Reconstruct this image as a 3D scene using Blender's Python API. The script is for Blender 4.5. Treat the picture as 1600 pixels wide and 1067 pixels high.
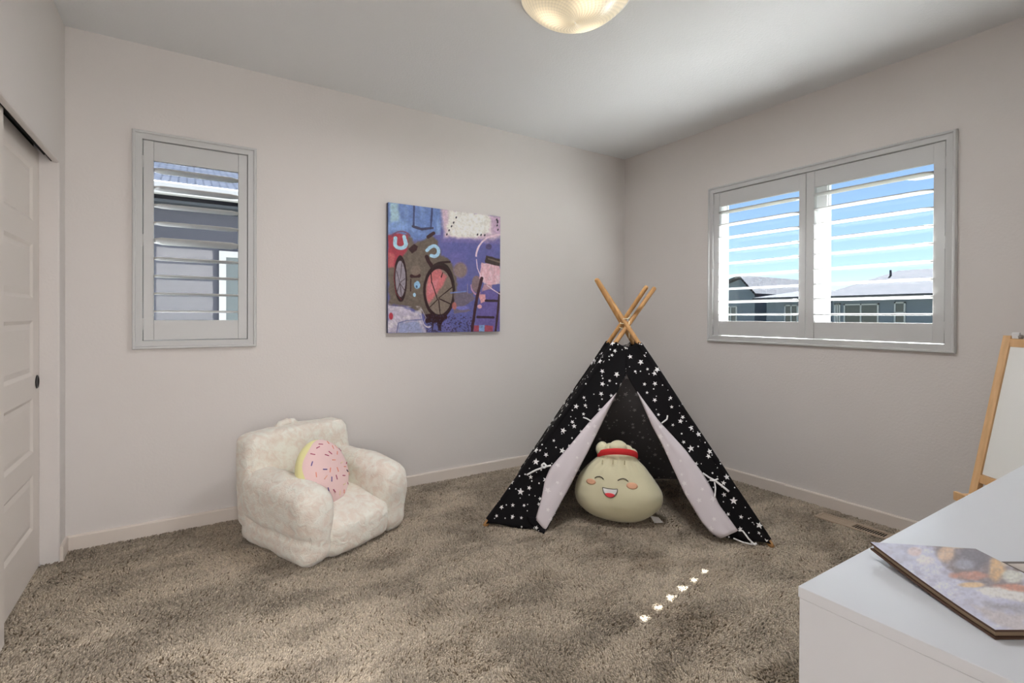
import bpy, bmesh, math, random
import numpy as np
from mathutils import Vector, Matrix, noise as mnoise

# ------------------------------------------------------------------ clearing
for o in list(bpy.data.objects):
    bpy.data.objects.remove(o, do_unlink=True)
S = bpy.context.scene
COL = S.collection
random.seed(7)
RNG = np.random.default_rng(11)
PI = math.pi

# ------------------------------------------------------------------ camera
F_PX, YAW, CY, PITCH, ROLL = 785.697, 0.5712, 498.53, -0.00564, 0.00408
CAM = np.array([-3.492, -3.4621, 1.2423])
_fw = np.array([math.sin(YAW)*math.cos(PITCH), math.cos(YAW)*math.cos(PITCH), math.sin(PITCH)])
_r = np.array([math.cos(YAW), -math.sin(YAW), 0.0])
_u = np.cross(_r, _fw)
_R = _r*math.cos(ROLL) + _u*math.sin(ROLL)
_U = -_r*math.sin(ROLL) + _u*math.cos(ROLL)
cam_data = bpy.data.cameras.new('camera')
cam_data.sensor_width = 36.0
cam_data.lens = 36.0*F_PX/1600.0
cam_data.shift_y = (CY - 533.5)/1600.0
cam_data.clip_start = 0.02
cam_data.clip_end = 300
cam = bpy.data.objects.new('camera', cam_data)
COL.objects.link(cam)
m = Matrix.Identity(4)
for i in range(3):
    m[i][0], m[i][1], m[i][2], m[i][3] = _R[i], _U[i], -_fw[i], CAM[i]
cam.matrix_world = m
S.camera = cam

def ray(px, py):
    return _fw + _R*(px-800)/F_PX - _U*(py-CY)/F_PX
def on_axis(px, py, ax, v):
    d = ray(px, py); t = (v-CAM[ax])/d[ax]
    return CAM + d*t
def on_plane(px, py, p0, n):
    d = ray(px, py); t = np.dot(np.asarray(p0)-CAM, n)/np.dot(d, n)
    return CAM + d*t

# ------------------------------------------------------------------ world, sun, lamp light, exposure
W = bpy.data.worlds.new('world'); S.world = W
W.use_nodes = True
nt = W.node_tree; nt.nodes.clear()
sky = nt.nodes.new('ShaderNodeTexSky'); sky.sky_type = 'NISHITA'
sky.sun_disc = False
sky.sun_elevation = math.radians(42.3)
sky.sun_rotation = math.radians(78)
sky.altitude = 1600; sky.air_density = 1.0; sky.dust_density = 0.15; sky.ozone_density = 2.5
bg = nt.nodes.new('ShaderNodeBackground'); bg.inputs['Strength'].default_value = 0.074
wo = nt.nodes.new('ShaderNodeOutputWorld')
nt.links.new(sky.outputs[0], bg.inputs[0]); nt.links.new(bg.outputs[0], wo.inputs[0])

SUN_EL = math.radians(42.3)
_h = np.array([.549, .115]); _h = _h/np.linalg.norm(_h)
SUN_DIR = Vector((_h[0]*math.cos(SUN_EL), _h[1]*math.cos(SUN_EL), math.sin(SUN_EL)))   # towards the sun
sd = bpy.data.lights.new('sun', 'SUN'); sd.energy = 58.0; sd.angle = math.radians(0.53); sd.color = (1.0, 1.0, 1.0)
so = bpy.data.objects.new('sun', sd); COL.objects.link(so)
so.rotation_euler = SUN_DIR.to_track_quat('Z', 'Y').to_euler()
so.location = (10, 2, 10)

LAMP_XY = (-2.01, -1.68)
LAMP_POWER = 12.5
LAMP_COLOR = (1.0, .985, .995)
HALL_FILL_POWER = 31.0  # unseen hall lights, added to fill the room
HALL_TOP_FILL_POWER = 62.0

S.view_settings.view_transform = 'Standard'
S.view_settings.look = 'None'
S.view_settings.exposure = 0.80
S.view_settings.gamma = 1.0
S.view_settings.use_curve_mapping = False

# ------------------------------------------------------------------ helpers: colour and materials
ILL = 0.60
def lin(c):
    c = c/255.0
    return c/12.92 if c <= .04045 else ((c+.055)/1.055)**2.4
def A(r, g, b, k=1.0):
    """albedo of a thing that shows as the sRGB value r, g, b in the photograph's room light"""
    return tuple(min(.93, max(.003, k*lin(v)/ILL)) for v in (r, g, b)) + (1.0,)

def new_mat(name):
    mt = bpy.data.materials.new(name); mt.use_nodes = True
    t = mt.node_tree
    b = t.nodes.get('Principled BSDF')
    return mt, t, b
def N(t, kind, **kw):
    n = t.nodes.new(kind)
    for k, v in kw.items():
        setattr(n, k, v)
    return n
def L(t, a, b):
    t.links.new(a, b)
def mat_plain(name, col, rough=.6, bump=0, bscale=80, var=0, vscale=6, spec=.3, metal=0, sheen=0, detail=3, coord='Object'):
    mt, t, b = new_mat(name)
    b.inputs['Base Color'].default_value = col
    b.inputs['Roughness'].default_value = rough
    b.inputs['Specular IOR Level'].default_value = spec
    b.inputs['Metallic'].default_value = metal
    if sheen:
        b.inputs['Sheen Weight'].default_value = sheen
        b.inputs['Sheen Roughness'].default_value = .5
    tc = N(t, 'ShaderNodeTexCoord')
    if bump:
        n = N(t, 'ShaderNodeTexNoise'); n.inputs['Scale'].default_value = bscale; n.inputs['Detail'].default_value = detail
        L(t, tc.outputs[coord], n.inputs['Vector'])
        bp = N(t, 'ShaderNodeBump'); bp.inputs['Strength'].default_value = 1.0; bp.inputs['Distance'].default_value = bump
        L(t, n.outputs['Fac'], bp.inputs['Height']); L(t, bp.outputs[0], b.inputs['Normal'])
    if var:
        n = N(t, 'ShaderNodeTexNoise'); n.inputs['Scale'].default_value = vscale; n.inputs['Detail'].default_value = 4
        L(t, tc.outputs[coord], n.inputs['Vector'])
        mx = N(t, 'ShaderNodeMix', data_type='RGBA')
        mx.inputs[6].default_value = tuple(c*(1-var) for c in col[:3])+(1,)
        mx.inputs[7].default_value = tuple(min(1, c*(1+var)) for c in col[:3])+(1,)
        L(t, n.outputs['Fac'], mx.inputs[0]); L(t, mx.outputs[2], b.inputs['Base Color'])
    return mt

M = {}
M['wall'] = mat_plain('wall_paint', A(184, 180, 177), .75, bump=.0010, bscale=75, detail=2)
M['ceiling'] = mat_plain('ceiling_paint', (.86, .87, .875, 1), .9, bump=.0016, bscale=95, detail=3)
M['trim'] = mat_plain('trim_paint', A(186, 178, 170), .45)
M['white'] = mat_plain('shutter_white', (.66, .665, .66, 1), .4)
M['door'] = mat_plain('door_paint', A(190, 184, 178), .45)
M['vinyl'] = mat_plain('vinyl_white', (.78, .79, .80, 1), .35)
M['dark'] = mat_plain('cavity_shade', (.02, .018, .018, 1), .8)  # painted shade of closet and duct cavities, and the door track
M['metal'] = mat_plain('dark_metal', (.025, .023, .022, 1), .35, metal=.3)
M['dresser'] = mat_plain('dresser_white', (.76, .80, .85, 1), .32, spec=.4)
M['floor'] = mat_plain('carpet_backing', A(95, 83, 68), .95)

def mat_wood(name, c1, c2, scale=1.0, axis='Z'):
    mt, t, b = new_mat(name)
    tc = N(t, 'ShaderNodeTexCoord'); mp = N(t, 'ShaderNodeMapping')
    sc = {'X': (1.5, 22, 22), 'Y': (22, 1.5, 22), 'Z': (22, 22, 1.5)}[axis]
    mp.inputs['Scale'].default_value = tuple(v*scale for v in sc)
    n = N(t, 'ShaderNodeTexNoise'); n.inputs['Scale'].default_value = 2.2; n.inputs['Detail'].default_value = 6
    L(t, tc.outputs['Object'], mp.inputs[0]); L(t, mp.outputs[0], n.inputs['Vector'])
    mx = N(t, 'ShaderNodeMix', data_type='RGBA'); mx.inputs[6].default_value = c1; mx.inputs[7].default_value = c2
    L(t, n.outputs['Fac'], mx.inputs[0]); L(t, mx.outputs[2], b.inputs['Base Color'])
    b.inputs['Roughness'].default_value = .5
    return mt
M['pole'] = mat_wood('pole_wood', A(126, 88, 48), A(182, 142, 92))
M['easel'] = mat_wood('easel_wood', A(158, 122, 84), A(196, 162, 120))

def mat_glass():
    mt, t, b = new_mat('window_glass')
    t.nodes.remove(b)
    out = t.nodes.get('Material Output')
    tr = N(t, 'ShaderNodeBsdfTransparent'); tr.inputs[0].default_value = (.97, .985, .985, 1)
    gl = N(t, 'ShaderNodeBsdfGlossy'); gl.inputs['Roughness'].default_value = .02
    lw = N(t, 'ShaderNodeLayerWeight'); lw.inputs['Blend'].default_value = .5
    pw = N(t, 'ShaderNodeMath', operation='POWER'); pw.inputs[1].default_value = 5.0; L(t, lw.outputs['Facing'], pw.inputs[0])
    fr = N(t, 'ShaderNodeMath', operation='MULTIPLY_ADD'); fr.inputs[1].default_value = .9; fr.inputs[2].default_value = .015; L(t, pw.outputs[0], fr.inputs[0])
    mx = N(t, 'ShaderNodeMixShader')
    L(t, fr.outputs[0], mx.inputs[0]); L(t, tr.outputs[0], mx.inputs[1]); L(t, gl.outputs[0], mx.inputs[2])
    L(t, mx.outputs[0], out.inputs[0])
    return mt
M['glass'] = mat_glass()

def mat_attr(name, rough=.55, spec=.3, bump=0, bscale=300):
    mt, t, b = new_mat(name)
    a = N(t, 'ShaderNodeAttribute', attribute_name='paint')
    L(t, a.outputs['Color'], b.inputs['Base Color'])
    b.inputs['Roughness'].default_value = rough
    b.inputs['Specular IOR Level'].default_value = spec
    if bump:
        tc = N(t, 'ShaderNodeTexCoord')
        n = N(t, 'ShaderNodeTexNoise'); n.inputs['Scale'].default_value = bscale
        L(t, tc.outputs['Object'], n.inputs['Vector'])
        bp = N(t, 'ShaderNodeBump'); bp.inputs['Distance'].default_value = bump
        L(t, n.outputs['Fac'], bp.inputs['Height']); L(t, bp.outputs[0], b.inputs['Normal'])
    return mt

# ------------------------------------------------------------------ helpers: objects
def link(name, me, mat=None, parent=None, smooth=False):
    o = bpy.data.objects.new(name, me); COL.objects.link(o)
    if mat is not None:
        for mm in (mat if isinstance(mat, (list, tuple)) else [mat]):
            me.materials.append(mm)
    if parent is not None:
        o.parent = parent
    if smooth:
        me.polygons.foreach_set('use_smooth', [True]*len(me.polygons))
    return o
def empty(name, loc=(0, 0, 0), rz=0.0):
    o = bpy.data.objects.new(name, None); COL.objects.link(o)
    o.location = loc; o.rotation_euler = (0, 0, rz); o.empty_display_size = .1
    return o
def tag(o, label=None, cat=None, group=None, kind=None):
    if label: o['label'] = label
    if cat: o['category'] = cat
    if group: o['group'] = group
    if kind: o['kind'] = kind
    return o

class MB:
    """collects shapes into one mesh"""
    def __init__(s):
        s.v = []; s.f = []; s.mi = []; s.sm = []
    def add(s, vs, fs, mi=0, smooth=False):
        k = len(s.v)
        s.v += [tuple(map(float, p)) for p in vs]
        s.f += [tuple(i+k for i in f) for f in fs]
        s.mi += [mi]*len(fs); s.sm += [smooth]*len(fs)
        return s
    def box(s, x0, x1, y0, y1, z0, z1, mi=0):
        x0, x1 = min(x0, x1), max(x0, x1); y0, y1 = min(y0, y1), max(y0, y1); z0, z1 = min(z0, z1), max(z0, z1)
        vs = [(x0,y0,z0),(x1,y0,z0),(x1,y1,z0),(x0,y1,z0),(x0,y0,z1),(x1,y0,z1),(x1,y1,z1),(x0,y1,z1)]
        fs = [(0,3,2,1),(4,5,6,7),(0,1,5,4),(1,2,6,5),(2,3,7,6),(3,0,4,7)]
        return s.add(vs, fs, mi)
    def bbox(s, x0, x1, y0, y1, z0, z1, b=.003, mi=0):
        """box with chamfered edges"""
        bm = bmesh.new(); bmesh.ops.create_cube(bm, size=1.0)
        for v in bm.verts:
            v.co = Vector(((x0+x1)/2+v.co.x*(x1-x0), (y0+y1)/2+v.co.y*(y1-y0), (z0+z1)/2+v.co.z*(z1-z0)))
        bmesh.ops.bevel(bm, geom=list(bm.edges), offset=b, segments=2, profile=.5, affect='EDGES')
        bm.verts.index_update()
        s.add([v.co[:] for v in bm.verts], [[v.index for v in f.verts] for f in bm.faces], mi)
        bm.free(); return s
    def beam(s, p0, p1, w, h, up=(0, 0, 1), mi=0):
        """rectangular bar from p0 to p1"""
        p0, p1 = Vector(p0), Vector(p1); d = (p1-p0).normalized()
        a = d.cross(Vector(up)).normalized(); b = a.cross(d).normalized()
        vs = []
        for p in (p0, p1):
            for (i, j) in ((-1,-1),(1,-1),(1,1),(-1,1)):
                vs.append((p+a*(i*w/2)+b*(j*h/2))[:])
        return s.add(vs, [(3,2,1,0),(4,5,6,7),(0,1,5,4),(1,2,6,5),(2,3,7,6),(3,0,4,7)], mi)
    def tube(s, pts, r, n=10, closed=False, mi=0, cap=True):
        pts = [Vector(p) for p in pts]; K = len(pts)
        rs = r if isinstance(r, (list, tuple)) else [r]*K
        vs = []; ref = None
        for i, p in enumerate(pts):
            a = pts[(i-1) % K] if (closed or i > 0) else p
            b = pts[(i+1) % K] if (closed or i < K-1) else p
            d = (b-a).normalized()
            if ref is None:
                ref = d.orthogonal().normalized()
            ref = (ref - d*ref.dot(d)).normalized(); q = d.cross(ref)
            for j in range(n):
                t = 2*PI*j/n
                vs.append((p + ref*(rs[i]*math.cos(t)) + q*(rs[i]*math.sin(t)))[:])
        fs = []
        for i in range(K if closed else K-1):
            for j in range(n):
                a, b = i*n+j, i*n+(j+1) % n
                c, d2 = ((i+1) % K)*n+(j+1) % n, ((i+1) % K)*n+j
                fs.append((a, b, c, d2))
        s.add(vs, fs, mi, True)
        if cap and not closed:
            k = len(s.v)-len(vs)
            s.f += [tuple(k+j for j in reversed(range(n))), tuple(k+(K-1)*n+j for j in range(n))]
            s.mi += [mi, mi]; s.sm += [False, False]
        return s
    def lathe(s, prof, n=48, c=(0, 0, 0), mi=0):
        vs = []; fs = []
        for (r, z) in prof:
            for j in range(n):
                t = 2*PI*j/n; vs.append((c[0]+r*math.cos(t), c[1]+r*math.sin(t), c[2]+z))
        for i in range(len(prof)-1):
            for j in range(n):
                a, b = i*n+j, i*n+(j+1) % n
                fs.append((a, b, b+n, a+n))
        return s.add(vs, fs, mi, True)
    def ring(s, hw, z0, z1, prof, mi=0):
        """mitred rectangular frame swept around x in +-hw, z0..z1; prof = (inset, y) points"""
        vs = []
        for (u, y) in prof:
            vs += [(-hw+u, y, z0+u), (hw-u, y, z0+u), (hw-u, y, z1-u), (-hw+u, y, z1-u)]
        fs = []
        for i in range(len(prof)-1):
            for j in range(4):
                a, b = i*4+j, i*4+(j+1) % 4
                fs.append((a, b, b+4, a+4))
        return s.add(vs, fs, mi)
    def mesh(s, name):
        me = bpy.data.meshes.new(name)
        me.from_pydata(s.v, [], s.f)
        me.polygons.foreach_set('material_index', s.mi)
        me.polygons.foreach_set('use_smooth', s.sm)
        me.update(); return me
    def build(s, name, mat, parent=None):
        return link(name, s.mesh(name), mat, parent)

def grid_faces(nu, nv, wrap=False):
    fs = []
    for j in range(nv-1):
        for i in range(nu if wrap else nu-1):
            a = j*nu+i; b = j*nu+(i+1) % nu
            fs.append((a, b, b+nu, a+nu))
    return fs

def soft_box(c, h, r, n=22, bulge=0.0, wob=0.0, wscale=9.0, fine=0.0, seed=0.0, shape=None):
    """cushion-like rounded box: centre c, half sizes h, edge radius r"""
    bm = bmesh.new()
    ts = [math.sin(PI/2*(2*i/n-1)*.92)/math.sin(PI/2*.92) for i in range(n+1)]
    idx = {}
    faces = []
    def vert(p):
        k = (round(p[0], 5), round(p[1], 5), round(p[2], 5))
        if k not in idx:
            idx[k] = len(idx)
        return idx[k]
    for ax in range(3):
        for sg in (-1, 1):
            for i in range(n):
                for j in range(n):
                    q = []
                    for (a, b) in ((i, j), (i+1, j), (i+1, j+1), (i, j+1)):
                        p = [0, 0, 0]; p[ax] = sg; p[(ax+1) % 3] = ts[a]; p[(ax+2) % 3] = ts[b]
                        q.append(vert(p))
                    faces.append(q if sg > 0 else q[::-1])
    out = []
    for k in idx:
        q = Vector((k[0]*h[0], k[1]*h[1], k[2]*h[2]))
        inn = Vector([max(-(h[i]-r), min(h[i]-r, q[i])) for i in range(3)])
        d = q-inn
        nrm = d.normalized() if d.length > 1e-9 else Vector((0, 0, 1))
        v = inn + nrm*r
        if d.length <= 1e-9:
            v = q
        for ax in range(3):
            if abs(abs(k[ax])-1) < 1e-6 and bulge:
                w = (1-k[(ax+1) % 3]**2)*(1-k[(ax+2) % 3]**2)
                v[ax] += math.copysign(bulge*w, k[ax])
        if wob or fine:
            s = (v+Vector(c))
            v += nrm*(wob*mnoise.noise(s*wscale+Vector((seed, seed*.7, 0))) + fine*mnoise.noise(s*wscale*4.2+Vector((0, seed, seed))))
        if shape:
            v = Vector(shape(v, k))
        out.append((v.x+c[0], v.y+c[1], v.z+c[2]))
    bm.free()
    return out, faces

# numpy value noise for painting rasters
def vnoise(x, y, seed=0):
    r = np.random.default_rng(seed).random((64, 64))
    xi = np.floor(x).astype(int); yi = np.floor(y).astype(int)
    fx = x-xi; fy = y-yi; fx = fx*fx*(3-2*fx); fy = fy*fy*(3-2*fy)
    g = lambda a, b: r[b % 64, a % 64]
    return (g(xi, yi)*(1-fx)*(1-fy)+g(xi+1, yi)*fx*(1-fy)+g(xi, yi+1)*(1-fx)*fy+g(xi+1, yi+1)*fx*fy)
def fbm(x, y, seed=0, o=4):
    s = 0; a = 1; w = 0
    for i in range(o):
        s = s+a*vnoise(x*2**i, y*2**i, seed+i); w += a; a *= .5
    return s/w
def homography(src, dst):
    Am = []; bv = []
    for (x, y), (u, v) in zip(src, dst):
        Am.append([x, y, 1, 0, 0, 0, -u*x, -u*y]); bv.append(u)
        Am.append([0, 0, 0, x, y, 1, -v*x, -v*y]); bv.append(v)
    h = np.linalg.solve(np.array(Am, float), np.array(bv, float))
    return np.append(h, 1).reshape(3, 3)
class Raster:
    """paints into an n x n colour field; coordinates are sketch coordinates X, Y"""
    def __init__(s, X, Y, base):
        s.X, s.Y = X, Y
        s.C = np.zeros(X.shape+(3,)); s.C[:] = base
        s.w = (fbm(X/40, Y/40, 3)-.5)
        s.g = fbm(X/9, Y/9, 23)
    def blend(s, m, col, tex=.12):
        c = np.array(col, float)*(1+tex*(s.g[..., None]-.5)*2)
        m = np.clip(m, 0, 1)[..., None]
        s.C = s.C*(1-m)+c*m
    def ellipse(s, cx, cy, rx, ry, col, soft=.06, a=1, rot=0, wob=.1, tex=.12, half=None):
        dx, dy = s.X-cx, s.Y-cy
        c, q = math.cos(rot), math.sin(rot)
        u, v = (dx*c+dy*q)/rx, (-dx*q+dy*c)/ry
        d = np.sqrt(u*u+v*v)+s.w*wob
        m = np.clip((1-d)/soft+.5, 0, 1)*a
        if half is not None:
            m = m*half(u, v)
        s.blend(m, col, tex)
    def ering(s, cx, cy, rx, ry, wid, col, a=1, a0=None, a1=None, wob=.06):
        u, v = (s.X-cx)/rx, (s.Y-cy)/ry
        d = np.abs(np.sqrt(u*u+v*v)-1+s.w*wob)*min(rx, ry)
        m = np.clip((wid-d)/2+.5, 0, 1)*a
        if a0 is not None:
            t = np.arctan2(v, u); m = m*((t > a0) & (t < a1))
        s.blend(m, col)
    def line(s, pts, wid, col, a=1, wob=3):
        best = np.full(s.X.shape, 1e9)
        for (x0, y0), (x1, y1) in zip(pts[:-1], pts[1:]):
            dx, dy = x1-x0, y1-y0; l2 = dx*dx+dy*dy+1e-9
            t = np.clip(((s.X-x0)*dx+(s.Y-y0)*dy)/l2, 0, 1)
            best = np.minimum(best, np.hypot(s.X-x0-t*dx, s.Y-y0-t*dy))
        s.blend(np.clip((wid/2-best+s.w*wob)/2+.5, 0, 1)*a, col)
    def poly(s, pts, col, a=1, soft=4, wob=14, tex=.12):
        d = np.full(s.X.shape, 1e9); ins = np.zeros(s.X.shape, bool)
        n = len(pts)
        for i in range(n):
            (x0, y0), (x1, y1) = pts[i], pts[(i+1) % n]
            dx, dy = x1-x0, y1-y0; l2 = dx*dx+dy*dy+1e-9
            t = np.clip(((s.X-x0)*dx+(s.Y-y0)*dy)/l2, 0, 1)
            d = np.minimum(d, np.hypot(s.X-x0-t*dx, s.Y-y0-t*dy))
            if y0 != y1:
                c = ((y0 > s.Y) != (y1 > s.Y)) & (s.X < (x1-x0)*(s.Y-y0)/(y1-y0)+x0)
                ins ^= c
        sd_ = np.where(ins, d, -d)+s.w*wob
        s.blend(np.clip(sd_/soft+.5, 0, 1)*a, col, tex)
def paint_attr(me, cols):
    """cols: n x 3 sRGB 0-255 per vertex as seen in the photograph"""
    c = np.clip(np.asarray(cols, float), 0, 255)/255
    l = np.where(c <= .04045, c/12.92, ((c+.055)/1.055)**2.4)/ILL
    l = np.clip(l, .004, .93)
    at = me.color_attributes.new('paint', 'FLOAT_COLOR', 'POINT')
    at.data.foreach_set('color', np.concatenate([l, np.ones((len(l), 1))], 1).astype(np.float32).ravel())

# ================================================================== THE ROOM
H = 2.74
XL, YR = -4.0336, -3.57          # closet wall plane, rear wall plane
T = .14
W1X, W1H = -3.449, .306          # left window: centre, half width of the casing
W2Y, W2H = -1.7045, .771
WZ0, WZ1 = 1.050, 2.262
OP = .034                        # the wall opening lies this far inside the casing's outer edge

def struct(name, mb, mat, parent=None):
    o = mb.build(name, mat, parent)
    o['kind'] = 'structure'
    return o
fl = MB().box(XL-.8, .14, YR-.1, .14, -.12, 0)
floor = struct('floor', fl, M['floor'])
ce = MB().box(XL-.8, .14, YR-.1, .14, H, H+.12)
struct('ceiling', ce, M['ceiling'])
def wall_with_hole(u0, u1, a0, a1, z0, z1, put):
    for (p, q, r, s_) in ((u0, a0, 0, H), (a1, u1, 0, H), (a0, a1, 0, z0), (a0, a1, z1, H)):
        put(p, q, r, s_)
mb = MB()
wall_with_hole(XL-.8, .14, W1X-W1H+OP, W1X+W1H-OP, WZ0+OP, WZ1-OP, lambda p, q, r, s_: mb.box(p, q, 0, T, r, s_))
struct('wall_back', mb, M['wall'])
mb = MB()
wall_with_hole(YR-.1, 0, W2Y-W2H+OP, W2Y+W2H-OP, WZ0+OP, WZ1-OP, lambda p, q, r, s_: mb.box(0, T, p, q, r, s_))
struct('wall_right', mb, M['wall'])
# rear wall with the open doorway the room is seen from, and an unseen hall added behind it for fill light
DO0, DO1 = -3.98, -3.24
struct('wall_rear', MB().box(XL-.8, DO0, YR-.1, YR, 0, H).box(DO1, 0, YR-.1, YR, 0, H).box(DO0, DO1, YR-.1, YR, 2.06, H), M['wall'])
struct('wall_added_hall', MB().box(-5.2, -5.1, -5.3, YR-.1, 0, H).box(-2.0, -1.9, -5.3, YR-.1, 0, H).box(-5.2, -1.9, -5.4, -5.3, 0, H).box(-5.2, XL-.8, YR-.1, YR, 0, H), M['wall'])
struct('floor_added_hall', MB().box(-5.2, -1.9, -5.4, YR-.1, -.12, 0), M['floor'])
struct('ceiling_added_hall', MB().box(-5.2, -1.9, -5.4, YR-.1, H, H+.12), M['ceiling'])
def hall_fill():
    # added window frame with an area light, unseen, to fill from behind
    struct('added_window_frame', MB().box(-4.52, -4.45, -5.3, -5.26, .75, 2.35).box(-2.85, -2.78, -5.3, -5.26, .75, 2.35).box(-4.45, -2.85, -5.3, -5.26, .75, .82).box(-4.45, -2.85, -5.3, -5.26, 2.28, 2.35).box(-3.68, -3.62, -5.3, -5.26, .82, 2.28), M['white'])
    ld = bpy.data.lights.new('hall_fill_back', 'AREA'); ld.shape = 'RECTANGLE'; ld.size = 1.58; ld.size_y = 1.44; ld.energy = HALL_FILL_POWER; ld.color = LAMP_COLOR
    lo = bpy.data.objects.new('hall_fill_back', ld); COL.objects.link(lo); lo.location = (-3.65, -5.24, 1.55); lo.rotation_euler = (math.radians(90), 0, 0)
    # and an added overhead lamp, unseen, to lift the near side
    struct('added_lamp_disc', MB().lathe([(0, 0), (.26, 0), (.26, -.05), (.24, -.06), (0, -.06)], 32, (-3.5, -4.4, H)), M['white'])
    ld = bpy.data.lights.new('hall_fill_top', 'AREA'); ld.shape = 'DISK'; ld.size = .5; ld.energy = HALL_TOP_FILL_POWER; ld.color = LAMP_COLOR
    lo = bpy.data.objects.new('hall_fill_top', ld); COL.objects.link(lo); lo.location = (-3.5, -4.4, H-.08)
hall_fill()
# closet wall with its opening (drywall-wrapped, rounded edges)
CO0, CO1, COZ = -2.15, -.135, 1.995
mb = MB()
mb.bbox(XL-.125, XL, CO1, 0.0, 0, H, .006)
mb.bbox(XL-.125, XL, YR, CO0, 0, H, .006)
mb.bbox(XL-.028, XL, CO0-.01, CO1+.01, COZ, H, .008)
mb.box(XL-.125, XL-.028, CO0-.01, CO1+.01, COZ+.10, H)
struct('wall_left', mb, M['wall'])
mb = MB().box(XL-.72, XL-.70, YR, 0, 0, H).box(XL-.70, XL-.13, CO0-.3, CO0-.28, 0, H)
struct('wall_closet', mb, M['wall'])
# sliding door track, and plates coloured dark to paint the cavity's shade
struct('trim_1', MB().box(XL-.124, XL-.029, CO0, CO1, COZ+.085, COZ+.099).box(XL-.058, XL-.055, CO0, CO1, COZ+.03, COZ+.09).box(XL-.098, XL-.095, CO0, CO1, COZ+.03, COZ+.09).box(XL-.032, XL-.029, CO0, CO1, COZ+.004, COZ+.09), M['dark'])
# baseboards
def baseboard(name, x0, y0, x1, y1, nx, ny):
    """runs from (x0,y0) to (x1,y1), sticking out along (nx,ny)"""
    prof = [(0, 0), (.013, 0), (.013, .076), (.009, .084), (0, .084)]
    vs = []
    for (x, y) in ((x0, y0), (x1, y1)):
        for (d, z) in prof:
            vs.append((x+nx*d, y+ny*d, z))
    k = len(prof)
    fs = [(i, (i+1) % k, k+(i+1) % k, k+i) for i in range(k)] + [tuple(range(k))[::-1], tuple(range(k, 2*k))]
    struct(name, MB().add(vs, fs), M['trim'])
baseboard('baseboard_back', XL, 0, 0, 0, 0, -1)
baseboard('baseboard_right', 0, -.013, 0, YR, -1, 0)
baseboard('baseboard_left', XL, CO1-.004, XL, -.013, 1, 0)
baseboard('baseboard_rear', 0-.013, YR, DO1, YR, 0, 1)

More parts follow.
